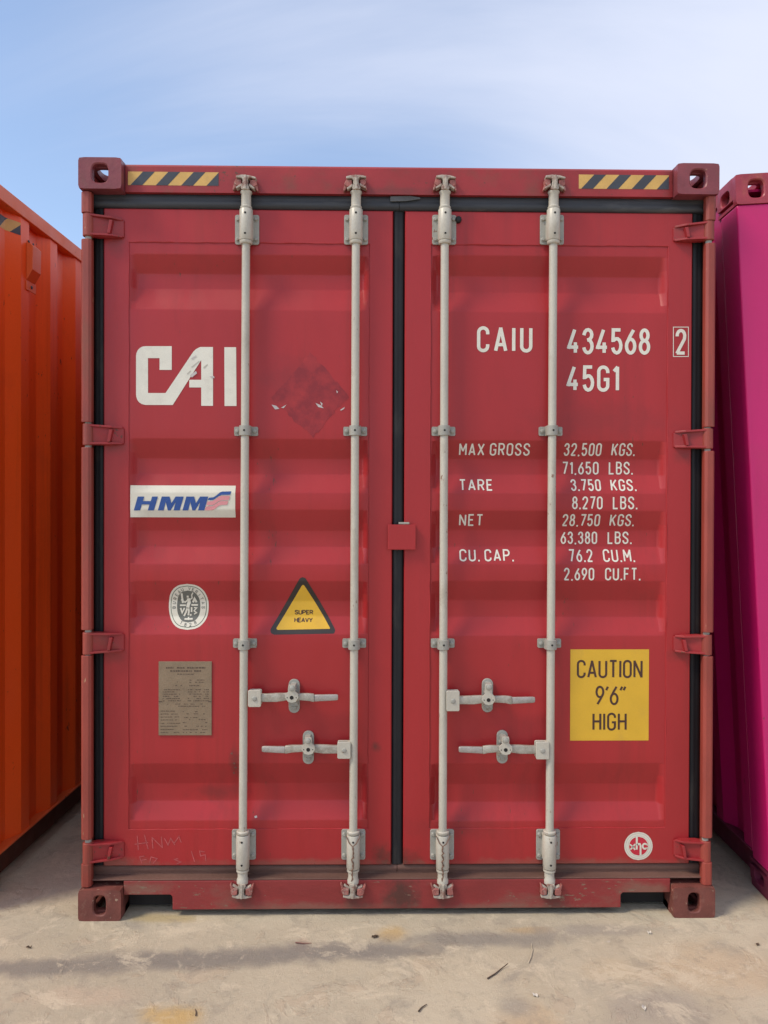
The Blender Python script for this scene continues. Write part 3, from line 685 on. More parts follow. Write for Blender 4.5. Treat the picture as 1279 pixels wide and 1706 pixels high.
def lock_bar(D, pt, pb, seed):
    rnd = random.Random(seed)
    def X(py): return PX(pt + (pb - pt) * (py - 340) / (1460 - 340), py, YR)
    def Z(py): return PZ(pt, py, YR)
    def V(py): return Vector((X(py), YR, Z(py)))
    ax = (V(340) - V(1460)).normalized()
    # the bar
    mb = MB(); p0 = V(1452); L = (V(330) - p0).length
    mb.lathe(p0, ax, [(0, 0.0157), (L, 0.0157)], 'grey_paint', 24); mb.build('lock_rod', D.o, smooth=40)
    # end brackets, top and bottom
    for (a, b, s0, s1, collar0, collar1, po) in ((354, 404, 349, 401, 401, 407, 0), (1386, 1437, 1390, 1446, 1383, 1389, 3)):
        mb = MB(); xm_ = X((a + b) / 2) + 0.0; hw = 0.0465
        mb.prism(round_rect(xm_ - hw, xm_ + hw, Z(b), Z(a), 0.008), YD - 0.007, YD - 0.0005, 'plate_steel')
        for sx in (-1, 1):
            for q in (a + 8, b - 8): bolt(mb, xm_ + sx * 0.0355, YD - 0.007, Z(q))
        mb.build('bracket_plate', D.o, bevel=0.0015, smooth=35)
        mb = MB(); c0 = V(s1); l = (V(s0) - c0).length
        mb.lathe(c0, ax, [(0, 0.0235), (0.003, 0.0255), (l - 0.003, 0.0255), (l, 0.0235)], 'grey_paint', 24)
        mb.box(xm_ - 0.0255, xm_ + 0.0255, YR + 0.004, YD - 0.0072, Z(b) + 0.012, Z(a) - 0.010, 'grey_paint')
        for q in (s0 + 9, s1 - 9): vent_hole(mb, X(q), Z(q), YR - 0.0255)
        mb.build('bracket_sleeve', D.o, smooth=40)
        mb = MB(); c0 = V(collar1); l = (V(collar0) - c0).length
        mb.lathe(c0, ax, [(0, 0.0215), (0.004, 0.0245), (l - 0.003, 0.0245), (l, 0.021)], 'grey_paint', 24)
        mb.build('collar', D.o, smooth=40)
    # narrow necks between sleeve and cam
    for a, b in ((319, 348), (1447, 1470)):
        mb = MB(); c0 = V(b); l = (V(a) - c0).length
        pr = [(0, 0.0215), (0.006, 0.0225), (0.010, 0.0190), (l - 0.012, 0.0185), (l - 0.007, 0.0225), (l - 0.002, 0.0225), (l, 0.0195)]
        if a > 1000: pr = [(0, 0.0225), (0.014, 0.0225), (0.020, 0.0190), (l - 0.012, 0.0190), (l - 0.008, 0.0240), (l, 0.0240)]
        mb.lathe(c0, ax, pr, 'grey_paint', 24); mb.build('neck', D.o, smooth=40)
    # middle guides
    for a in (717.5, 1073.5):
        mb = MB(); xm_ = X(a); z = Z(a)
        for sx in (-1, 1):
            i0, i1 = sorted((xm_ + sx * 0.020, xm_ + sx * 0.046))
            mb.prism(round_rect(i0, i1, z - 0.0175, z + 0.0175, 0.005), YD - 0.006, YD + 0.0025, 'plate_steel')
            bolt(mb, xm_ + sx * 0.034, YD - 0.006, z, 0.0075)
        mb.lathe(V(a) - ax * 0.019, ax, [(0, 0.0215), (0.001, 0.0225), (0.037, 0.0225), (0.038, 0.0215)], 'plate_steel', 20)
        mb.box(xm_ - 0.0225, xm_ + 0.0225, YR, YD + 0.002, z - 0.0185, z + 0.0185, 'plate_steel')
        vent_hole(mb, xm_, z, YR - 0.0225, 0.004)
        mb.build('rod_guide', D.o, smooth=40)
    # cams with their keepers at both ends
    for top in (True, False):
        py = 307 if top else 1481
        x, z = X(py), Z(py); s = 1 if top else -1
        yb = 0.046 if top else 0.031
        q = rnd.uniform(-0.06, 0.06)
        def tp(pts): return [(x + a * math.cos(q) - b * s * math.sin(q), z + a * math.sin(q) + b * s * math.cos(q)) for a, b in pts]
        mb = MB()
        core = [(-.013, -.030), (.013, -.030), (.016, -.022), (.010, -.012), (.009, .010), (.016, .016), (.038, .013), (.040, .019), (.016, .025),
                (-.014, .026), (-.037, .022), (-.036, .014), (-.016, .014), (-.010, .008), (-.011, -.012), (-.016, -.022)]
        mb.prism(tp(core), 0.010, yb - 0.004, 'cam_paint')
        low = [(.012, -.014), (.034, -.026), (.037, -.020), (.014, -.004)]
        mb.prism(tp(low), 0.014, yb - 0.004, 'cam_paint')
        mb.prism(tp([(-a, b) for a, b in low]), 0.016, yb - 0.004, 'cam_paint')
        mb.prism(tp([(-.005, -.03), (.005, -.03), (.004, .024), (-.004, .024)]), 0.004, 0.0098, 'cam_paint')
        mb.build('cam', D.o, bevel=0.002)
        for sx in (-1, 1):
            mb = MB(); k = rnd.uniform(0.9, 1.15)
            lug = [(sx * .016, -.012), (sx * .030 * k, -.015), (sx * .041 * k, -.006), (sx * .039, .010), (sx * .028, .0125), (sx * .016, .010)]
            mb.prism(tp(lug), 0.018 if top else 0.008, yb, 'keeper_rust')
            mb.prism(tp([(sx * .030 * k, -.012), (sx * .041 * k, -.030), (sx * .045 * k, -.027), (sx * .040 * k, -.006)]), 0.022 if top else 0.012, yb, 'keeper_rust')
            mb.build('cam_keeper', red, bevel=0.002)
    return X, Z
bars = [lock_bar(DL, 410, 404, 1), lock_bar(DL, 593, 588, 2), lock_bar(DR, 741, 737, 3), lock_bar(DR, 922, 915, 4)]

# handles
def handle(D, pxh0, pxh1, pyh0, pyh1, pxe, pxc, pyc0, pyc1, lbl):
    """hub on the bar (pixels), grip end, catch plate"""
    d = 1 if pxe > pxh0 else -1
    yc = (pyh0 + pyh1) / 2; Y = 0.024
    x0, x1 = PX(pxh0, yc, Y), PX(pxh1, yc, Y); z0, z1 = PZ(pxh0, pyh1, Y), PZ(pxh0, pyh0, Y)
    mb = MB(); mb.prism(round_rect(x0, x1, z0, z1, 0.006), 0.014, 0.022, 'grey_paint')
    mb.prism(round_rect(x0, x1, z0 + 0.002, z1 - 0.002, 0.006), 0.040, 0.048, 'grey_paint')
    mb.box(min(x0, x1) + (0.002 if d > 0 else 0.038), max(x0, x1) - (0.038 if d > 0 else 0.002), 0.0215, 0.0405, z0 + 0.003, z1 - 0.003, 'grey_paint')
    mb.lathe(((x0 + x1) / 2, 0.0141, (z0 + z1) / 2), (0, -1, 0), [(0, 0.010), (0.003, 0.009), (0.004, 0.006)], 'plate_steel', 14)
    mb.build('handle_hub', D.o, bevel=0.002, smooth=35)
    xs = (x1 - d * 0.010) if d > 0 else (x0 - d * 0.010)
    xe = PX(pxe, yc, 0.03); xc = PX(pxc, yc, 0.02); zc = (z0 + z1) / 2
    L = xe - xs
    st = [(0.0, .015, .000, .0225, .0390), (0.10, .015, .000, .0225, .0390), (0.22, .0165, .001, .023, .038), (0.38, .013, .006, .018, .034), (0.50, .0125, .006, .016, .030),
          (0.62, .014, .004, .018, .032), (0.70, .015, .000, .020, .034), (0.7005, .0128, -.001, .022, .034), (0.97, .0115, .001, .026, .036), (1.0, .0095, .001, .027, .035)]
    for nm, seg, m in (('handle_bar', st[:7], 'handle_paint'), ('handle_grip', st[7:], 'worn_steel')):
        mb = MB()
        mb.loft([[(xs + L * u, y0, zc + o - h), (xs + L * u, y0 - 0.003, zc + o), (xs + L * u, y0, zc + o + h), (xs + L * u, y1, zc + o + h), (xs + L * u, y1, zc + o - h)] for u, h, o, y0, y1 in seg], m)
        mb.build(nm, D.o, bevel=0.002, smooth=35)
    # catch: rounded plate on the door, keeper lever swinging over the bar
    za, zb_ = PZ(pxc, pyc1, YD), PZ(pxc, pyc0, YD)
    mb = MB(); mb.prism(round_rect(xc - 0.0215, xc + 0.0215, za, zb_, 0.0205, 6), YD - 0.007, YD + 0.0025, 'plate_steel')
    bolt(mb, xc, YD - 0.007, za + 0.022, 0.009); bolt(mb, xc, YD - 0.007, zb_ - 0.022, 0.009, dep=0.030)
    mb.box(xc - 0.016, xc + 0.016, 0.038, YD - 0.0075, zc - 0.034, zc - 0.018, 'plate_steel')
    mb.box(xc - 0.016, xc + 0.016, 0.0385, YD - 0.0078, zc + 0.022, zc + 0.030, 'plate_steel')
    mb.build('catch_plate', D.o, bevel=0.0015, smooth=35)
    mb = MB()
    zl = zc + 0.006
    lev = [(-.012, zb_ - zl - .010), (.012, zb_ - zl - .010), (.014, zb_ - zl - .024), (.013, .024), (.024, .014), (.026, .0), (.016, -.016), (.0, -.020), (-.014, -.016), (-.026, .0), (-.024, .012), (-.014, .022), (-.014, zb_ - zl - .024)]
    mb.prism([(xc - d * 0.004 + a, zl + b) for a, b in lev], 0.0055, 0.0125, 'grey_paint')
    mb.lathe((xc - d * 0.004, 0.0055, zl), (0, -1, 0), [(0, .0075), (.001, .0075)], 'dark_void', 12)
    for sx in (-1, 1): mb.lathe((xc - d * 0.004 + sx * 0.017, 0.0056, zl), (0, -1, 0), [(0, .0022), (.0008, .0022)], 'dark_void', 8)
    mb.lathe((xc - d * 0.003, 0.0056, zb_ - 0.022), (0, -1, 0), [(0, .0115), (.002, .0115), (.0021, .009), (.007, .009), (.008, .007)], 'plate_steel', 12)
    mb.box(xc - 0.010, xc + 0.010, 0.0128, YD - 0.0082, zb_ - 0.034, zb_ - 0.012, 'plate_steel')
    mb.build('catch_lever', D.o, bevel=0.0012, smooth=35)
handle(DL, 413.5, 435, 1149, 1177, 563, 488, 1131, 1187, None)
handle(DL, 562, 584, 1235, 1263, 436, 512, 1217, 1272, None)
handle(DR, 743, 765, 1150, 1184, 891, 814.5, 1130, 1186, None)
handle(DR, 892, 914, 1235, 1264, 764, 839.5, 1216, 1271, None)

# seal cord twisted round the two inner bars near the sill
for (X, Z), D in ((bars[1], DL), (bars[2], DR)):
    rnd = random.Random(5 if D is DL else 9)
    mb = MB(); x = X(1400)
    pts = [(x - 0.027, 0.018, Z(1389)), (x - 0.015, 0.010, Z(1400)), (x - 0.002, 0.006, Z(1405)), (x + 0.012, 0.009, Z(1401)), (x + 0.027, 0.017, Z(1390))]
    mb.tube(pts, 0.0020, 'cord', 6)
    pts = [(x - 0.002 + rnd.uniform(-.004, .004), 0.0055, Z(1405 + (1462 - 1405) * k / 16)) for k in range(17)]
    mb.tube(pts, [0.0022 + 0.0015 * (k % 2) for k in range(17)], 'cord', 6)
    mb.build('seal_cord', D.o, smooth=50)

# overlap plate in the middle
mb = MB(); Y = 0.046
mb.prism(round_rect(PX(646, 895, Y), PX(692.5, 895, Y), PZ(668, 916, Y), PZ(668, 874, Y), 0.004), Y, Y + 0.010, 'red_paint')
mb.box(PX(676, 895, Y), PX(692, 895, Y), Y + 0.0102, YD - 0.0002, PZ(668, 914, Y), PZ(668, 876, Y), 'red_paint')
mb.box(PX(664, 872, Y), PX(682, 872, Y), Y + 0.002, YD - 0.001, PZ(668, 873.6, Y), PZ(668, 870, Y), 'plate_steel')
mb.build('overlap_plate', DR.o, bevel=0.002)
# rubber buffer beside the third bar
mb = MB(); p = P(763, 367, YD); mb.lathe((p.x, YD + 0.001, p.z), (0, -1, 0), [(0, .013), (.014, .012), (.018, .008)], 'black_rubber', 14)
mb.build('rubber_buffer', DR.o, smooth=40)

# ------------------------------------------------------------------ print and stickers on the door skin
def arc(cx, cy, rx, ry, a0, a1, n=10):
    return [(cx + rx * math.cos(R(a0 + (a1 - a0) * k / n)), cy + ry * math.sin(R(a0 + (a1 - a0) * k / n))) for k in range(n + 1)]
q = 0.20
GL = {  # glyph: (width, strokes); a stroke is a polyline in the unit box
 'A': (1.0, [[(0, 0), (.5, 1), (1, 0)], [(.16, .27), (.84, .27)]]),
 'B': (.9, [[(0, 0), (0, 1), (.5, 1)] + arc(.55, .77, .4, .23, 90, -90, 8) + [(.05, .54)], [(.5, .54)] + arc(.55, .27, .45, .27, 90, -90, 8) + [(0, 0)]]),
 'C': (.9, [[(1, .72)] + arc(.5, 1 - q, .5, q, 0, 180) + arc(.5, q, .5, q, 180, 360) + [(1, .28)]]),
 'E': (.8, [[(1, 1), (0, 1), (0, 0), (1, 0)], [(.02, .52), (.85, .52)]]),
 'F': (.8, [[(1, 1), (0, 1), (0, 0)], [(.02, .52), (.85, .52)]]),
 'G': (.9, [[(1, .74)] + arc(.5, 1 - q, .5, q, 0, 180) + arc(.5, q, .5, q, 180, 360) + [(1, .46), (.55, .46)]]),
 'H': (.9, [[(0, 0), (0, 1)], [(1, 0), (1, 1)], [(0, .52), (1, .52)]]),
 'I': (.0, [[(0, 0), (0, 1)]]),
 'K': (.95, [[(0, 0), (0, 1)], [(1, 1), (.05, .38)], [(.35, .58), (1, 0)]]),
 'L': (.8, [[(0, 1), (0, 0), (1, 0)]]),
 'M': (1.1, [[(0, 0), (0, 1), (.5, .35), (1, 1), (1, 0)]]),
 'N': (.95, [[(0, 0), (0, 1), (1, 0), (1, 1)]]),
 'O': (.9, [arc(.5, 1 - q, .5, q, 0, 180) + arc(.5, q, .5, q, 180, 360) + [(1, 1 - q)]]),
 'P': (.9, [[(0, 0), (0, 1), (.5, 1)] + arc(.55, .74, .45, .26, 90, -90, 8) + [(.0, .48)]]),
 'R': (.9, [[(0, 0), (0, 1), (.5, 1)] + arc(.55, .74, .45, .26, 90, -90, 8) + [(.0, .48)], [(.5, .48), (1, 0)]]),
 'S': (.9, [[(1, .74)] + arc(.5, .77, .5, .23, 0, 180, 8) + [(.06, .66), (.9, .38)] + arc(.5, .23, .5, .23, 20, -180, 8) + [(0, .27)]]),
 'T': (.9, [[(0, 1), (1, 1)], [(.5, 1), (.5, 0)]]),
 'U': (.9, [[(0, 1)] + arc(.5, q, .5, q, 180, 360) + [(1, 1)]]),
 'V': (.95, [[(0, 1), (.5, 0), (1, 1)]]),
 'X': (1.0, [[(0, 0), (1, 1)], [(0, 1), (1, 0)]]),
 'Y': (1.0, [[(0, 1), (.5, .45), (1, 1)], [(.5, .45), (.5, 0)]]),
 '0': (.85, [arc(.5, 1 - q, .5, q, 0, 180) + arc(.5, q, .5, q, 180, 360) + [(1, 1 - q)]]),
 '1': (.35, [[(0, .82), (1, 1), (1, 0)]]),
 '2': (.85, [[(0, .74)] + arc(.5, .76, .5, .24, 180, 0) + [(.95, .62), (0, 0), (1, 0)]]),
 '3': (.85, [[(0, .76)] + arc(.5, .78, .46, .22, 170, -80, 9) + [(.4, .55)], [(.55, .56)] + arc(.5, .28, .5, .28, 75, -170, 10)]),
 '4': (.95, [[(.70, 0), (.70, .45)], [(.62, 1), (0, .24), (1, .24)]]),
 '5': (.85, [[(.95, 1), (.08, 1), (.05, .55)] + arc(.5, .31, .5, .31, 125, -165, 12)]),
 '6': (.85, [[(.85, 1), (.42, .72), (.09, .45)], arc(.5, .30, .5, .30, 0, 360, 18)]),
 '7': (.85, [[(0, 1), (1, 1), (.35, 0)]]),
 '8': (.85, [arc(.5, .77, .42, .23, -90, 270, 16), arc(.5, .27, .5, .27, 90, 450, 16)]),
 '9': (.85, [[(.15, 0), (.58, .28), (.91, .55)], arc(.5, .70, .5, .30, 0, 360, 18)]),
 '.': (.0, [[(0, 0), (0, .025)]]), ',': (.12, [[(1, .04), (0, -.10)]]),
 "'": (.22, [[(1, 1), (0, .80)]]), '"': (.62, [[(.36, 1), (0, .80)], [(1, 1), (.64, .80)]]),
}
def resample(pl, step):
    o = [pl[0]]
    for a, b in zip(pl, pl[1:]):
        l = math.hypot(b[0] - a[0], b[1] - a[1]); n = max(1, int(math.ceil(l / step)))
        for k in range(1, n + 1): o.append((a[0] + (b[0] - a[0]) * k / n, a[1] + (b[1] - a[1]) * k / n))
    return o
def ribbon(mb, pl, t, put, m, lift, taper=False):
    """flat stroke of width t along a polyline (metres); put(x, z, lift) gives the 3d point"""
    closed = math.hypot(pl[0][0] - pl[-1][0], pl[0][1] - pl[-1][1]) < 1e-6 and len(pl) > 3
    p = [pl[0]]
    for a in pl[1:]:
        if math.hypot(a[0] - p[-1][0], a[1] - p[-1][1]) > 1e-5: p.append(a)
    n = len(p); vs = []
    def nrm(a, b):
        dx, dz = b[0] - a[0], b[1] - a[1]; l = math.hypot(dx, dz) or 1; return (-dz / l, dx / l)
    for i in range(n):
        if closed and i in (0, n - 1): n0, n1 = nrm(p[-2], p[-1]), nrm(p[0], p[1])
        else: n0 = nrm(p[i - 1], p[i]) if i else nrm(p[0], p[1]); n1 = nrm(p[i], p[i + 1]) if i < n - 1 else n0
        if i == 0 and not closed: n0 = n1
        mx_, mz = n0[0] + n1[0], n0[1] + n1[1]; l2 = mx_ * mx_ + mz * mz
        k = 2 / l2 if l2 > 0.25 else 8
        k = min(k, 3.0) if l2 > 0.02 else 1
        ox, oz = mx_ * k * t / 2, mz * k * t / 2
        vs += [put(p[i][0] + ox, p[i][1] + oz, lift), put(p[i][0] - ox, p[i][1] - oz, lift)]
    mb.add(vs, [(2 * i, 2 * i + 1, 2 * i + 3, 2 * i + 2) for i in range(n - 1)], m)
def on_door(D):
    return lambda x, z, l: (x, surf(D, x, z) - l, z)
def split_corners(pl, t):
    """cut a stroke at its sharp corners; square corners overlap to fill the joint"""
    out_, cur = [], [pl[0]]
    for i in range(1, len(pl) - 1):
        a, b, c = pl[i - 1], pl[i], pl[i + 1]
        d0, d1 = Vector((b[0] - a[0], b[1] - a[1])), Vector((c[0] - b[0], c[1] - b[1]))
        ang = math.degrees(d0.angle(d1)) if d0.length > 1e-9 and d1.length > 1e-9 else 0
        if ang > 48:
            e_ = t / 2 if ang < 110 else t * 0.12
            u0, u1 = d0.normalized(), d1.normalized()
            cur.append((b[0] + u0.x * e_, b[1] + u0.y * e_)); out_.append(cur)
            cur = [(b[0] - u1.x * e_ * 0.9, b[1] - u1.y * e_ * 0.9)]
        else: cur.append(b)
    cur.append(pl[-1]); out_.append(cur)
    return out_
def text(D, s, x0, x1, y0, y1, t, m, name, gap=0.42, lift=0.0009, step=0.005, parent=None, mb=None):
    """lettering fitted in a box measured on the photograph (pixels); t stroke width in metres"""
    own = mb is None
    if own: mb = MB()
    xm_, ym = (x0 + x1) / 2, (y0 + y1) / 2
    X0, X1 = PX(x0, ym, YD) + t / 2, PX(x1, ym, YD) - t / 2; Z0, Z1 = PZ(xm_, y1, YD) + t / 2, PZ(xm_, y0, YD) - t / 2
    tot = sum((0.5 if c == ' ' else GL[c][0]) for c in s) + gap * (len(s) - 1)
    extra = t * (len(s) - 1)
    u = (X1 - X0 - 0) / tot
    x = X0; put = on_door(D)
    for c in s:
        if c == ' ': x += (0.5 + gap) * u; continue
        w_, strokes = GL[c]
        if c == '.': strokes = [[(0, -t / 2 / (Z1 - Z0)), (0, t * 0.55 / (Z1 - Z0))]]
        i = 0
        for pl in strokes:
            for sub in split_corners([(x + a * w_ * u, Z0 + b * (Z1 - Z0)) for a, b in pl], t):
                ribbon(mb, resample(sub, step), t, put, m, lift + 0.00012 * i); i += 1
        x += (w_ + gap) * u
    return mb.sheet(name, parent or D.o) if own else None
def skin(D, mb, outline, m, lift, bands=0.004):
    """convex outline in pixels laid on the door skin, sliced so that it follows the pressings"""
    pts = [(PX(a, b, YD), PZ(a, b, YD)) for a, b in outline]
    skin_m(D, mb, pts, m, lift, bands)
def skin_m(D, mb, pts, m, lift, bands=0.004):
    zlo, zhi = min(p[1] for p in pts), max(p[1] for p in pts)
    n = max(1, int((zhi - zlo) / bands)); put = on_door(D); rows = []
    for k in range(n + 1):
        z = zlo + (zhi - zlo) * k / n; z_ = min(max(z, zlo + 1e-6), zhi - 1e-6); hits = []
        for (xa, za), (xb, zb_) in zip(pts, pts[1:] + pts[:1]):
            if (za <= z_) != (zb_ <= z_): hits.append(xa + (xb - xa) * (z_ - za) / (zb_ - za))
        if len(hits) < 2: continue
        rows.append((min(hits), max(hits), z))
    cols = 7; vs = []
    for a, b, z in rows:
        for i in range(cols): vs.append(put(a + (b - a) * i / (cols - 1), z, lift))
    mb.add(vs, [(j * cols + i, j * cols + i + 1, (j + 1) * cols + i + 1, (j + 1) * cols + i) for j in range(len(rows) - 1) for i in range(cols - 1)], m)
def ngon(D, mb, pts_px, m, lift):
    put = on_door(D)
    mb.add([put(PX(a, b, YD), PZ(a, b, YD), lift) for a, b in pts_px], [tuple(range(len(pts_px)))], m)

# big logo
sx = 440 / 1279
def tr(pts, ox, oy, s): return [(ox + a * s, oy + b * s) for a, b in pts]
mb = MB()
ca = [(307, 48), (307, 163), (248, 163), (248, 106), (192, 106), (192, 275), (277, 275), (400, 92), (412, 74), (426, 61), (445, 52), (507, 52), (507, 337), (450, 337),
      (450, 248), (392, 248), (392, 211), (450, 211), (450, 115), (312, 333), (180, 333), (163, 329), (150, 321), (140, 308), (135, 292), (134, 280), (134, 95), (136, 82), (142, 68), (152, 57), (165, 50), (180, 48)]
ngon(DL, mb, tr(ca, 180, 560, sx), 'white_print', 0.0009)
ngon(DL, mb, tr([(562, 53), (619, 53), (621, 338), (563, 338)], 180, 560, sx), 'white_print', 0.0009)
mb.sheet('painted_logo', DL.o)
mb = MB()
for pts in ([(395, 190), (425, 168), (430, 180), (405, 200)], [(490, 195), (512, 193), (515, 203), (500, 203)], [(400, 108), (425, 92), (428, 97), (408, 112)]):
    ngon(DL, mb, tr(pts, 180, 560, sx), 'paper_scrap', 0.0022)
for pts in ([(400, 150), (440, 118), (441, 124), (408, 152)], [(380, 182), (398, 165), (400, 170), (385, 186)], [(460, 150), (480, 135), (482, 140), (463, 158)]):
    ngon(DL, mb, tr(pts, 180, 560, sx), 'grey_paint', 0.0016)
mb.sheet('peeling_flakes', DL.o)['kind'] = 'stuff'

# where a diamond placard was torn off
mb = MB()
rnd = random.Random(3)
def rough_edge(a, b, n=14, j=2.2):
    return [(a[0] + (b[0] - a[0]) * k / n + rnd.uniform(-j, j), a[1] + (b[1] - a[1]) * k / n + rnd.uniform(-j, j)) for k in range(n)]
dm = rough_edge((517, 586), (580, 660)) + rough_edge((580, 660), (520, 728)) + rough_edge((520, 728), (452, 664)) + rough_edge((452, 664), (517, 586))
put = on_door(DL)
res = bpy.data.materials.new('placard_residue'); res.use_nodes = True; MATS['placard_residue'] = res
t_ = res.node_tree; b_ = t_.nodes['Principled BSDF']; b_.inputs['Roughness'].default_value = 0.5
g_ = N(t_, 'ShaderNodeNewGeometry'); n_ = N(t_, 'ShaderNodeTexNoise'); n_.inputs['Scale'].default_value = 16; n_.inputs['Detail'].default_value = 7; n_.inputs['Roughness'].default_value = 0.65
t_.links.new(g_.outputs['Position'], n_.inputs['Vector'])
m_ = N(t_, 'ShaderNodeMapRange'); m_.inputs['From Min'].default_value = 0.33; m_.inputs['From Max'].default_value = 0.58
t_.links.new(n_.outputs['Fac'], m_.inputs['Value'])
x_ = N(t_, 'ShaderNodeMix', data_type='RGBA'); x_.inputs['A'].default_value = RED + (1,); x_.inputs['B'].default_value = (0.215, 0.010, 0.017, 1)
t_.links.new(m_.outputs[0], x_.inputs['Factor']); t_.links.new(x_.outputs['Result'], b_.inputs['Base Color'])
ngon(DL, mb, dm, 'placard_residue', 0.0007)
mb.sheet('placard_residue', DL.o)
mb = MB()
for pts in ([(452, 674), (460, 676), (465, 681), (458, 682)], [(468, 679), (477, 674), (472, 680)], [(525, 671), (534, 675), (539, 680), (530, 678)], [(533, 669), (537, 672), (536, 677)],
            [(566, 683), (574, 678), (573, 681), (568, 684)], [(560, 650), (563, 653), (561, 655)]):
    ngon(DL, mb, pts, 'paper_scrap', 0.0016)
mb.sheet('paper_scraps', DL.o)['kind'] = 'stuff'

# company sticker bent over the ridge
s5 = 240 / 1279
mb = MB()
xa_, xb_ = PX(216.5, 835, YD), PX(391.5, 835, YD); za_, zb2 = PZ(304, 862, YD), PZ(304, 808.7, YD)
skin_m(DL, mb, [(xa_, za_), (xb_, za_), (xb_, zb2), (xa_, zb2)], 'white_vinyl', 0.0008)
Hh = [(262, 252), (320, 252), (308, 292), (378, 292), (390, 252), (441, 252), (405, 375), (350, 375), (366, 322), (298, 322), (282, 375), (226, 375)]
Mm = [(475, 252), (545, 252), (560, 312), (598, 252), (670, 252), (634, 375), (578, 375), (600, 298), (553, 375), (528, 375), (510, 298), (492, 375), (440, 375)]
for pts, c in ((Hh, 'blue_print'), (Mm, 'blue_print'), ([(a + 218, b) for a, b in Mm], 'blue_print'),
               ([(893, 262), (935, 258), (965, 238), (992, 214), (1012, 207), (1092, 205), (1084, 235), (1005, 237), (975, 252), (945, 274), (925, 283), (885, 284)], 'blue_print'),
               ([(882, 296), (925, 293), (955, 275), (985, 252), (1005, 246), (1082, 245), (1070, 284), (1000, 286), (975, 296), (945, 318), (925, 327), (872, 330)], 'pink_print'),
               ([(868, 340), (925, 337), (955, 318), (985, 298), (1000, 293), (1066, 292), (1056, 324), (1000, 327), (975, 338), (945, 362), (925, 372), (858, 375)], 'pink_print')):
    q_ = tr(pts, 180, 780, s5)
    if c == 'pink_print' or pts is not None:
        put = on_door(DL)
        ngon(DL, mb, q_, c, 0.0026)
mb.sheet('company_sticker', DL.o)

# oval certificate sticker
def oval(cx, cy, rx, ry, n=2.35, k=48): return [(cx + sup(rx, ry, n, 2 * math.pi * i / k) * math.cos(2 * math.pi * i / k), cy + sup(rx, ry, n, 2 * math.pi * i / k) * math.sin(2 * math.pi * i / k)) for i in range(k)]
mb = MB(); cx, cy = 311, 1011.5
for rx, ry, m, l in ((33.5, 38.5, 'white_vinyl', .0006), (30.3, 35.3, 'green_print', .0009), (29.2, 34.2, 'white_vinyl', .0012), (19.6, 27, 'grey_print', .0015)):
    skin(DL, mb, oval(cx, cy, rx, ry), m, l)
def ring_text(s, a0, a1, rx, ry, size, flip=False):
    for i, c in enumerate(s):
        if c == ' ': continue
        a = R(a0 + (a1 - a0) * i / (len(s) - 1)); px_, py_ = cx + rx * math.cos(a), cy - ry * math.sin(a)
        base = Vector((PX(px_, py_, YD), PZ(px_, py_, YD)))
        th = a - math.pi / 2 if not flip else a + math.pi / 2
        w_, strokes = GL[c]; hh = size
        for pl in strokes:
            pts = []
            for u, v in pl:
                lx, lz = (u - .5) * max(w_, .0) * hh * .7, (v - .5) * hh
                pts.append((base.x + lx * math.cos(th) - lz * math.sin(th), base.y + lx * math.sin(th) + lz * math.cos(th)))
            ribbon(mb, pts, 0.0019, on_door(DL), 'grey_print', 0.0019)
ring_text('BUREAU VERITAS', 184, -4, 24.6, 30.6, 0.0115)
ring_text('1828', 241, 299, 24.6, 30.8, 0.0115, True)
u = 80 / 1279
def fig(pts, w_): ribbon(mb, [(PX(270 + a * u, 960 + b * u, YD), PZ(270 + a * u, 960 + b * u, YD)) for a, b in pts], w_, on_door(DL), 'white_vinyl', 0.0022)
for pts, w_ in (([(640, 535), (640, 590)], .0080), ([(655, 610), (670, 720), (640, 800), (630, 880)], .0125), ([(625, 860), (585, 980), (530, 1090)], .0070), ([(650, 870), (662, 960), (645, 1070)], .0068),
                ([(635, 650), (560, 720), (500, 670), (450, 650)], .0045), ([(690, 650), (755, 600), (750, 520), (790, 450)], .0045), ([(485, 470), (490, 620), (500, 740)], .0075),
                ([(420, 800), (580, 800)], .0062), ([(730, 790), (905, 790)], .0062), ([(440, 870), (480, 1000), (545, 870)], .0060), ([(735, 850), (735, 980)], .0060), ([(800, 860), (870, 870), (800, 950), (870, 1000), (800, 1040)], .0042),
                ([(770, 720), (820, 620), (870, 720)], .0080), ([(550, 1165), (770, 1160)], .0060), ([(655, 1110), (655, 1190)], .0055), ([(700, 1040), (720, 1080)], .0075)):
    fig(pts, w_)
mb.sheet('oval_sticker', DL.o)

# triangular warning sticker
def round_poly(pts, r, n=6):
    o = []
    for i, p in enumerate(pts):
        a, b = Vector(pts[i - 1]), Vector(pts[(i + 1) % len(pts)]); p = Vector(p)
        u1, u2 = (a - p).normalized(), (b - p).normalized()
        half = u1.angle(u2) / 2; d = r / math.tan(half); c = p + (u1 + u2).normalized() * (r / math.sin(half))
        s, e_ = p + u1 * d, p + u2 * d
        for k in range(n + 1):
            v = (s - c).lerp(e_ - c, k / n).normalized() * r; o.append(tuple(c + v))
    return o
mb = MB()
skin(DL, mb, round_poly([(504, 955), (445, 1057.5), (562.5, 1057.5)], 6.5), 'black_print', 0.0007)
skin(DL, mb, round_poly([(504.3, 972.5), (458, 1050), (551, 1050)], 2.2), 'yellow_vinyl', 0.0012)
text(DL, 'SUPER', 489.5, 520.5, 1017.8, 1025.6, 0.0036, 'brown_print', '', 0.34, 0.0018, 0.003, mb=mb)
text(DL, 'HEAVY', 489, 520, 1030.6, 1038.2, 0.0036, 'brown_print', '', 0.30, 0.0018, 0.003, mb=mb)
mb.sheet('warning_triangle', DL.o)

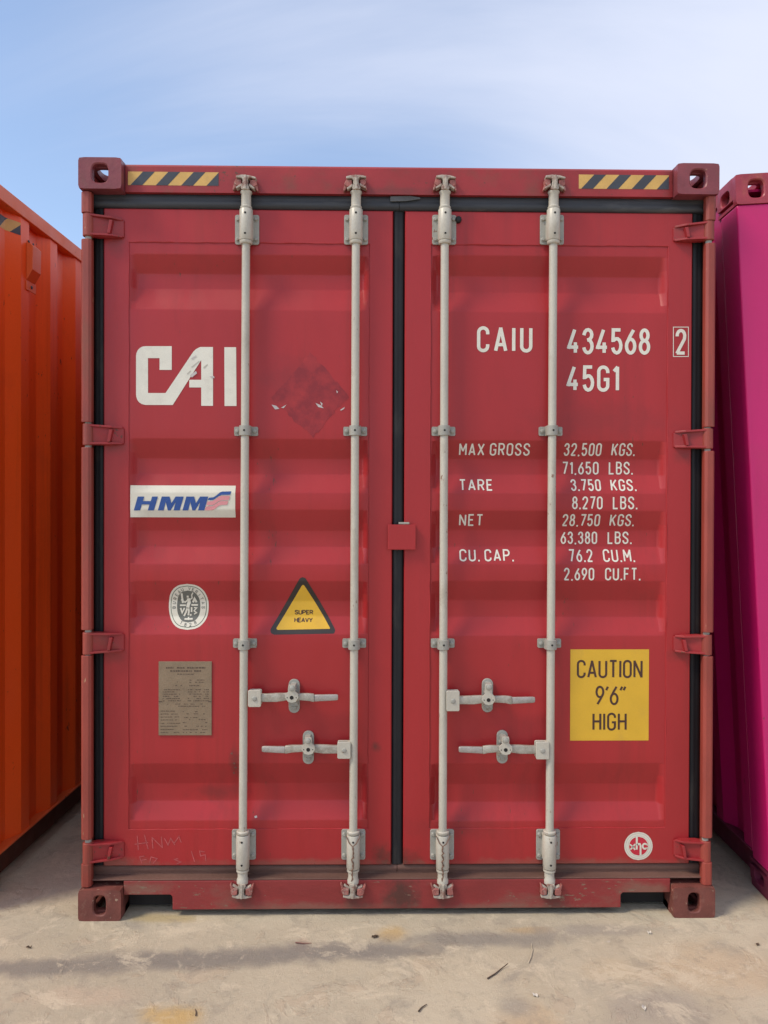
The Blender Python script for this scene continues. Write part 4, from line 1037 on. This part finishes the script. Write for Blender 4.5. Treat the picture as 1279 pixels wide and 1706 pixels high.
# data plate
mb = MB(); x0, x1 = PX(264, 1160, YD), PX(352.5, 1160, YD); z0, z1 = PZ(308, 1225, YD), PZ(308, 1102, YD)
yp = YD + 0.003 - 0.0045
mb.box(x0, x1, yp, YD + 0.0025, z0, z1, 'data_plate_metal')
plate = mb.build('data_plate', DL.o, bevel=0.001)
mb = MB(); rnd = random.Random(11); uu, vv = (x1 - x0), (z1 - z0)
def dash(a, b, v, h, yy=0.0004):
    mb.add([(x0 + uu * a, yp - yy, z1 - vv * v), (x0 + uu * b, yp - yy, z1 - vv * v), (x0 + uu * b, yp - yy, z1 - vv * (v + h)), (x0 + uu * a, yp - yy, z1 - vv * (v + h))], [(0, 1, 2, 3)], 'engraving')
def row(a, b, v, h, fill=.75):
    x = a
    while x < b - 0.01:
        l = rnd.uniform(.012, .05)
        if rnd.random() < fill: dash(x, min(b, x + l), v + rnd.uniform(-.001, .001), h)
        x += l + rnd.uniform(.006, .014)
row(.14, .88, .075, .020, .95); row(.22, .80, .118, .020, .95); row(.35, .66, .165, .012)
for v in (.245, .275): row(.58, .86, v, .010, .7)
row(.28, .36, .27, .012); row(.26, .44, .32, .012); row(.58, .78, .32, .012)
for v in (.375, .405, .435, .465, .495, .525): row(.08, .42, v, .011, .8); row(.55, .95, v, .011, .7)
for v in (.57, .60): row(.12, .88, v, .010, .45)
for v in (.665, .705, .745, .785, .83, .87, .915, .955): row(.04, .30 + rnd.uniform(0, .12), v, .010, .9); row(.46, .92, v + rnd.uniform(-.01, .01), .010, .4)
mb.sheet('engraved_lines', DL.o)['kind'] = 'stuff'
for a in (.035, .965):
    mb = MB(); mb.box(x0 + uu * (a - .03), x0 + uu * (a + .03), yp - 0.0012, yp - 0.0002, z1 - vv * .545, z1 - vv * .535, 'engraving')
    mb.build('plate_tab', DL.o)

# chalk marks
mb = MB()
def scratch(pts, w_=0.0032):
    rr = random.Random(len(pts)); ribbon(mb, resample([(PX(a + rr.uniform(-.4, .4), b, YD), PZ(a, b, YD)) for a, b in pts], 0.01), w_, on_door(DL), 'chalk', 0.0008)
c8 = 360 / 1279
def cr(pts): return [(100 + a * c8, 1350 + b * c8) for a, b in pts]
for pts in ([(455, 150), (462, 235)], [(498, 145), (520, 230)], [(440, 200), (520, 190)], [(550, 225), (545, 160), (605, 220), (600, 155)], [(618, 165), (640, 205), (655, 165), (680, 205)], [(700, 150), (715, 190)], [(670, 200), (705, 150)],
            [(500, 270), (470, 275), (485, 315)], [(480, 295), (510, 290)], [(530, 310), (540, 275), (575, 285), (550, 315)], [(700, 285), (675, 290), (715, 305), (690, 318)], [(775, 240), (795, 305)], [(855, 245), (825, 240), (830, 270), (858, 262), (862, 300)]):
    scratch(cr(pts))
mb.sheet('chalk_marks', DL.o)['kind'] = 'stuff'
# chips in the paint
mb = MB(); rnd = random.Random(21)
for (px_, py_) in ((390, 1272), (392, 1280), (388, 1290), (386, 1256)):
    ngon(DL, mb, [(px_ + rnd.uniform(1, 3) * math.cos(k), py_ + rnd.uniform(1, 2.6) * math.sin(k)) for k in (0, 1, 2, 3, 4, 5)], 'red_chip', 0.0007)
ngon(DL, mb, [(423, 1361), (427, 1360), (428, 1363), (424, 1364)], 'paper_scrap', 0.0012)
mb.sheet('paint_chips', DL.o)['kind'] = 'stuff'

# lettering on the right door
T1, T2 = 0.0132, 0.0060
for s, a, b, c, d, t in (('CAIU', 794.5, 887, 543.5, 587, T1), ('434568', 945, 1083.5, 546.5, 590.5, T1), ('45G1', 944, 1031.5, 608.5, 652.5, T1), ('2', 1125, 1143, 548, 591, T1 * .95)):
    text(DR, s, a, b, c, d, t, 'white_print', 'serial_lettering', {'CAIU': 0.80, '434568': 0.58, '45G1': 0.62}.get(s, .4), step=0.012)
mb = MB(); fr = [(PX(a, b, YD), PZ(a, b, YD)) for a, b in ((1121.5, 545), (1146.5, 545), (1146.5, 594), (1121.5, 594), (1121.5, 545))]
ribbon(mb, resample(fr, 0.02), 0.0028, on_door(DR), 'white_print', 0.0007); mb.sheet('check_digit_frame', DR.o)
ROWS = [('MAX', 765.5, 808, 738, 758.5), ('GROSS', 817, 884, 738, 758.5), ('32,500', 941, 1004, 738, 759), ('KGS.', 1021, 1060.5, 738, 759),
        ('71,650', 939.5, 1001, 768.5, 790), ('LBS.', 1018, 1058.5, 768.5, 790), ('TARE', 765.5, 821.5, 798, 817.5), ('3.750', 952, 1002.5, 798, 818), ('KGS.', 1019, 1061.5, 798, 818),
        ('8.270', 953, 1004, 827, 848.5), ('LBS.', 1021, 1062, 827, 848.5), ('NET', 765.5, 805.5, 856.5, 876.5), ('28,750', 938.5, 1001.5, 856.5, 877), ('KGS.', 1018, 1059, 856.5, 877),
        ('63,380', 937, 998.5, 886, 907), ('LBS.', 1016, 1056.5, 886, 907), ('CU.', 766, 799.5, 915.5, 935.5), ('CAP.', 808, 856.5, 915.5, 935.5), ('76.2', 949, 989, 915.5, 936.5), ('CU.M.', 1006.5, 1059, 915.5, 936.5),
        ('2,690', 939.5, 990, 946, 967), ('CU.FT.', 1008, 1067, 946, 967)]
for s, a, b, c, d in ROWS: text(DR, s, a, b, c, d, T2, 'white_print', 'weight_lettering', 0.62, 0.0009, 0.004)

# yellow height sign
mb = MB(); xa_, xb_ = PX(950, 1158, YD), PX(1081, 1158, YD); za_, zb2 = PZ(1015, 1234, YD), PZ(1015, 1082, YD)
skin_m(DR, mb, [(xa_, za_), (xb_, za_), (xb_, zb2), (xa_, zb2)], 'yellow_vinyl', 0.0007, 0.02)
text(DR, 'CAUTION', 961, 1070.5, 1099.5, 1130, 0.0082, 'brown_print', '', 0.50, 0.0013, 0.02, mb=mb)
text(DR, "9'6\"", 992, 1043.5, 1142.5, 1175, 0.0082, 'brown_print', '', 0.36, 0.0013, 0.02, mb=mb)
text(DR, 'HIGH', 987, 1044, 1187.5, 1217.5, 0.0082, 'brown_print', '', 0.52, 0.0013, 0.02, mb=mb)
mb.sheet('height_sign', DR.o)

# round sticker
mb = MB(); cx, cy = 1063.3, 1409.3
for r, m, l in ((23.6, 'white_vinyl', .0006), (21.4, 'grey_paint', .0009), (20.8, 'white_vinyl', .0012), (17.6, 'grey_paint', .00145), (17.2, 'white_vinyl', .0017), (15.6, 'logo_red', .0020)):
    skin(DR, mb, oval(cx, cy, r, r, 2), m, l)
k7 = 70 / 1279
def c7(pts, w_): ribbon(mb, [(PX(1030 + a * k7, 1370 + b * k7, YD), PZ(1030 + a * k7, 1370 + b * k7, YD)) for a, b in pts], w_, on_door(DR), 'white_vinyl', 0.0024)
c7([(555, 410), (550, 820)], .0078)
c7([(560, 690), (600, 650), (645, 650), (668, 700), (668, 1000)], .0072)
c7(arc(800, 720, 68, 78, -40, -320, 12), .0068); c7([(845, 670), (905, 690)], .004); c7([(845, 775), (905, 770)], .004)
c7([(340, 660), (440, 740), (500, 830)], .0058); c7([(360, 820), (440, 740), (500, 650)], .0058)
mb.sheet('round_sticker', DR.o)

# hazard stripes on the header
def stripes(px0, px1, py0, py1, n=4):
    mb = MB(); Y = 0.045; xa, xb = PX(px0, py0, Y), PX(px1, py0, Y); z0, z1 = PZ((px0 + px1) / 2, py1, Y), PZ((px0 + px1) / 2, py0, Y)
    p = (xb - xa) / (n - 0.42); sh = (z1 - z0) * 0.92
    mb.add([(xa, Y - .0005, z0), (xb, Y - .0005, z0), (xb, Y - .0005, z1), (xa, Y - .0005, z1)], [(0, 1, 2, 3)], 'stripe_yellow')
    for k in range(n):
        a = xa + 0.10 * p + k * p; w_ = 0.47 * p
        pts = []
        lo0, lo1, hi0, hi1 = a, a + w_, a + sh, a + sh + w_
        poly = [(lo0, z0), (lo1, z0), (hi1, z1), (hi0, z1)]
        # clip at the right end
        o_ = []
        for (ax_, az), (bx, bz) in zip(poly, poly[1:] + poly[:1]):
            if ax_ <= xb: o_.append((ax_, az))
            if (ax_ <= xb) != (bx <= xb): tt = (xb - ax_) / (bx - ax_); o_.append((xb, az + (bz - az) * tt))
        if len(o_) > 2: mb.add([(x, Y - .0009, z) for x, z in o_], [tuple(range(len(o_)))], 'stripe_black')
    return mb.sheet('hazard_stripes', red)
stripes(213, 364, 286.5, 309); stripes(964, 1114, 291.5, 315)

# ------------------------------------------------------------------ orange container on the left
OA = -2.2
orange = empty('shipping_container', (-1.6395, 0.03, 0), (0, 0, R(OA)))
tag(orange, 'orange container with corrugated side wall and small vent, cut off at the left edge', 'container')
OL = 6.058
mb = MB(); corrugated(mb, -0.010, -0.046, 0.11, OL - 0.11, 0.141, H - 0.0625, 'orange_paint', 0.342 - 0.278)
mb.build('side_wall', orange)
mb = MB(); mb.box(-0.060, 0, CD + .001, OL - CD - .001, H - 0.062, H - 0.001, 'orange_rail'); mb.build('top_rail', orange, bevel=0.003)
mb = MB(); mb.box(-0.110, -0.050, CD + .001, OL - CD - .001, 0.022, 0.140, 'dark_orange')
mb.box(-0.110, -0.002, CD + .001, OL - CD - .001, 0.1405, 0.150, 'orange_rail'); mb.build('bottom_rail', orange, bevel=0.002)
for x0, side in ((-2.438, -1), (-CW, 1)):
    for y0 in (0.0, OL - CD):
        for z0, top in ((0, False), (H - CH, True)): casting('corner_casting', orange, x0, z0, y0, 'orange_rail', (0.031, 0.036), top, side)
    for y0 in (0.008, OL - 0.118):
        mb = MB(); a = x0 + (0.008 if side < 0 else CW - 0.118)
        mb.box(a, a + 0.11, y0, y0 + 0.11, CH + .001, H - CH - .001, 'orange_paint'); mb.build('corner_post', orange, bevel=0.004)
mb = MB(); corrugated(mb, -2.428, -2.392, 0.11, OL - 0.11, 0.141, H - 0.0625, 'orange_paint'); mb.build('side_wall', orange)
mb = MB(); mb.box(-2.438, -2.378, CD + .001, OL - CD - .001, H - 0.062, H - 0.001, 'orange_rail'); mb.build('top_rail', orange)
mb = MB(); mb.box(-2.378, -2.318, CD + .001, OL - CD - .001, 0.022, 0.140, 'orange_paint'); mb.build('bottom_rail', orange)
mb = MB(); mb.box(-2.37, -0.061, 0.06, OL - 0.06, H - 0.05, H - 0.04, 'orange_paint'); mb.build('roof', orange)
mb = MB(); mb.box(-2.31, -0.111, 0.05, OL - 0.05, 0.10, 0.14, 'dark_void'); mb.build('floor', orange)
for y0 in (0.03, OL - 0.06):
    mb = MB(); mb.box(-2.318, -0.120, y0, y0 + 0.03, 0.1415, H - 0.052, 'orange_paint'); mb.build('end_wall', orange)
# vent box
mb = MB(); vy0, vy1 = 0.455, 0.535; vx = -0.0095; vz0, vz1 = 2.575, 2.735
pr = [(vx, vz0 - .002), (vx + 0.028, vz0 + 0.045), (vx + 0.030, vz1 - 0.012), (vx + 0.018, vz1), (vx, vz1 + 0.004)]
mb.loft([[(x, y, z) for x, z in pr] for y in (vy0, vy1)], 'orange_rail')
mb.box(vx, vx + 0.004, vy0 - 0.004, vy1 + 0.004, vz0 - 0.045, vz0 - 0.0025, 'orange_rail')
mb.lathe((vx + 0.004, (vy0 + vy1) / 2, vz0 - 0.024), (1, 0, 0), [(0, .008), (.004, .008)], 'stripe_black', 10)
for yy in (vy0 + 0.02, vy1 - 0.02): mb.lathe((vx, yy, vz1 + 0.014), (1, 0, 0), [(0, .006), (.005, .006)], 'stripe_black', 10)
mb.build('vent', orange, bevel=0.003)
# hazard sticker following the first pressing
def wall_x(y):
    u = (y - (0.342 - 0.278)) % 0.278
    if u < .068: return -0.046 + 0.036 * u / .068
    if u < .140: return -0.010
    if u < .208: return -0.010 - 0.036 * (u - .140) / .068
    return -0.046
mb = MB(); hz0, hz1 = 2.752, 2.806; n = 40; ya, yb_ = 0.225, 0.408; per = 0.125
for k in range(n):
    a, b = ya + (yb_ - ya) * k / n, ya + (yb_ - ya) * (k + 1) / n
    for q in range(-2, 10):
        for c0, c1, m in ((0, .5, 'stripe_yellow'), (.5, 1, 'stripe_black')):
            # band edges climb with the distance along the wall
            z_ = [hz0 + ((y - ya) - (q + c) * per + 0.05) * 1.0 for c in (c0, c1) for y in (a, b)]
            z_ = [min(hz1, max(hz0, z)) for z in z_]
            if abs(z_[0] - z_[2]) + abs(z_[1] - z_[3]) < 1e-5: continue
            mb.add([(wall_x(a) + .0008, a, z_[0]), (wall_x(b) + .0008, b, z_[1]), (wall_x(b) + .0008, b, z_[3]), (wall_x(a) + .0008, a, z_[2])], [(0, 1, 2, 3)], m)
o = mb.build('hazard_stripes', orange)

# ------------------------------------------------------------------ magenta container on the right, leaning a little
LEAN = R(3.2)
mag = empty('shipping_container', (1.321 + H * math.sin(LEAN), 0.085, 0.002), (0, -LEAN, R(-1.6)))
tag(mag, 'magenta container leaning towards the red one, cut off at the right edge', 'container')
for x0, side in ((0, -1), (2.438 - CW, 1)):
    for y0 in (0.0, OL - CD):
        for z0, top in ((0, False), (H - CH, True)): casting('corner_casting', mag, x0, z0, y0, 'magenta_casting' if top else 'dark_magenta', (0.031, 0.036), top, side)
    for y0 in (0.004, OL - 0.154):
        mb = MB(); a = x0 + (0.003 if side < 0 else CW - 0.153)
        mb.box(a, a + 0.15, y0, y0 + 0.15, CH + .001, H - CH - .001, 'magenta_paint'); mb.build('corner_post', mag, bevel=0.008, seg=3)
    xo, xi = (0.010, 0.046) if side < 0 else (2.428, 2.392)
    mb = MB(); corrugated(mb, xo, xi, 0.15, OL - 0.15, 0.141, H - 0.0625, 'magenta_paint', 0.1); mb.build('side_wall', mag)
    a, b = (0.002, 0.062) if side < 0 else (2.376, 2.436)
    mb = MB(); mb.box(a, b, CD + .001, OL - CD - .001, H - 0.062, H - 0.002, 'magenta_casting'); mb.build('top_rail', mag, bevel=0.003)
    a, b = (0.040, 0.100) if side < 0 else (2.338, 2.398)
    mb = MB(); mb.box(a, b, CD + .001, OL - CD - .001, 0.022, 0.140, 'dark_magenta')
    mb.box(a - 0.036 if side < 0 else a, b if side < 0 else b + 0.036, CD + .001, OL - CD - .001, 0.1405, 0.150, 'dark_magenta'); mb.build('bottom_rail', mag, bevel=0.002)
mb = MB(); mb.box(0.063, 2.375, 0.06, OL - 0.06, H - 0.05, H - 0.04, 'magenta_paint'); mb.build('roof', mag)
mb = MB(); mb.box(0.101, 2.337, 0.05, OL - 0.05, 0.10, 0.14, 'dark_void'); mb.build('floor', mag)
for y0 in (0.02, OL - 0.05):
    mb = MB(); mb.box(0.154, 2.284, y0, y0 + 0.03, 0.1415, H - 0.052, 'magenta_paint'); mb.build('end_wall', mag)
    mb = MB(); mb.box(CW + .001, 2.438 - CW - .001, y0 - 0.008, y0 + 0.038, H - 0.0505, H - 0.004, 'magenta_casting'); mb.build('end_rail', mag)

# ------------------------------------------------------------------ litter on the concrete
def litter(name, label, cat, pts, r, m):
    base = G(*pts[0]); o_ = []
    for k, p in enumerate(pts):
        g = G(*p[:2]); o_.append((g.x, g.y, ground_h(g.x, g.y) + (p[2] if len(p) > 2 else 0) + 0.004))
    mb = MB()
    rr = [r * (1 - 0.5 * k / max(1, len(o_) - 1)) for k in range(len(o_))]
    mb.tube(o_, rr, m, 7)
    tag(mb.build(name, smooth=60), label, cat)
litter('twig', 'dark straight twig, the longest on the concrete, below the third locking bar', 'twig', [(812, 1632), (825, 1624), (836, 1615), (846, 1610, .006)], 0.0026, 'twig_wood')
litter('twig', 'short dark twig lying near the bottom edge, below the centre gap', 'twig', [(697, 1687), (703, 1680), (711, 1675)], 0.0026, 'twig_wood')
litter('twig', 'tiny upright dark twig bit on the pale crust at lower left', 'twig', [(326, 1694), (326.5, 1688), (325, 1683)], 0.0022, 'twig_wood')
litter('straw', 'thin pale curved straw below the fourth locking bar', 'straw', [(880, 1606), (884, 1597), (887, 1585), (885, 1574)], 0.0020, 'straw')
litter('stick', 'thin reddish stick lying crosswise below the triangular sticker', 'stick', [(492, 1572), (505, 1573.5), (519, 1573)], 0.0022, 'red_chip')
def leaf(label, px, py, s, rot, m='dry_leaf', name='leaf', cat='leaf', fl=1.0):
    g = G(px, py); mb = MB(); n = 9; vs = [(g.x, g.y, ground_h(g.x, g.y) + 0.004)]
    rnd = random.Random(int(px))
    for k in range(n):
        a = 2 * math.pi * k / n; rad = s * (1 if k % 2 else .65) * rnd.uniform(.7, 1.1)
        x, y = rad * math.cos(a) * 1.5, rad * math.sin(a) * fl
        x, y = x * math.cos(rot) - y * math.sin(rot), x * math.sin(rot) + y * math.cos(rot)
        vs.append((g.x + x, g.y + y, ground_h(g.x, g.y) + rnd.uniform(.003, .012)))
    lo = [(x, y, z - 0.0025) for x, y, z in vs]
    m_ = n + 1
    fs = [(0, k, k % n + 1) for k in range(1, n + 1)] + [(m_, m_ + k % n + 1, m_ + k) for k in range(1, n + 1)] + [(k, k % n + 1, m_ + k % n + 1, m_ + k) for k in range(1, n + 1)]
    mb.add(vs + lo, fs, m); tag(mb.build(name), label, cat)
leaf('crumpled brown leaf just in front of the sill, left of the centre gap', 625, 1562, 0.012, 0.5, fl=.8)
leaf('small dark leaf scrap on the far left concrete before the orange container', 49, 1580, 0.009, 0.1, fl=.6)
leaf('small curled dark leaf on the far right concrete before the magenta container', 1262, 1575, 0.009, 0.6, fl=.6)
leaf('white paint flake on the concrete below the fourth locking bar', 892, 1660, 0.008, 0.3, 'white_chip', 'paint_flake', 'flake', 1.2)
leaf('white crumb near the bottom edge below the yellow sign', 1073, 1681, 0.008, 1.2, 'white_chip', 'paint_flake', 'flake', 1.0)
leaf('pale chip on the concrete left of the right corner casting', 1082, 1556, 0.007, 0.4, 'white_chip', 'paint_flake', 'flake', 1.0)
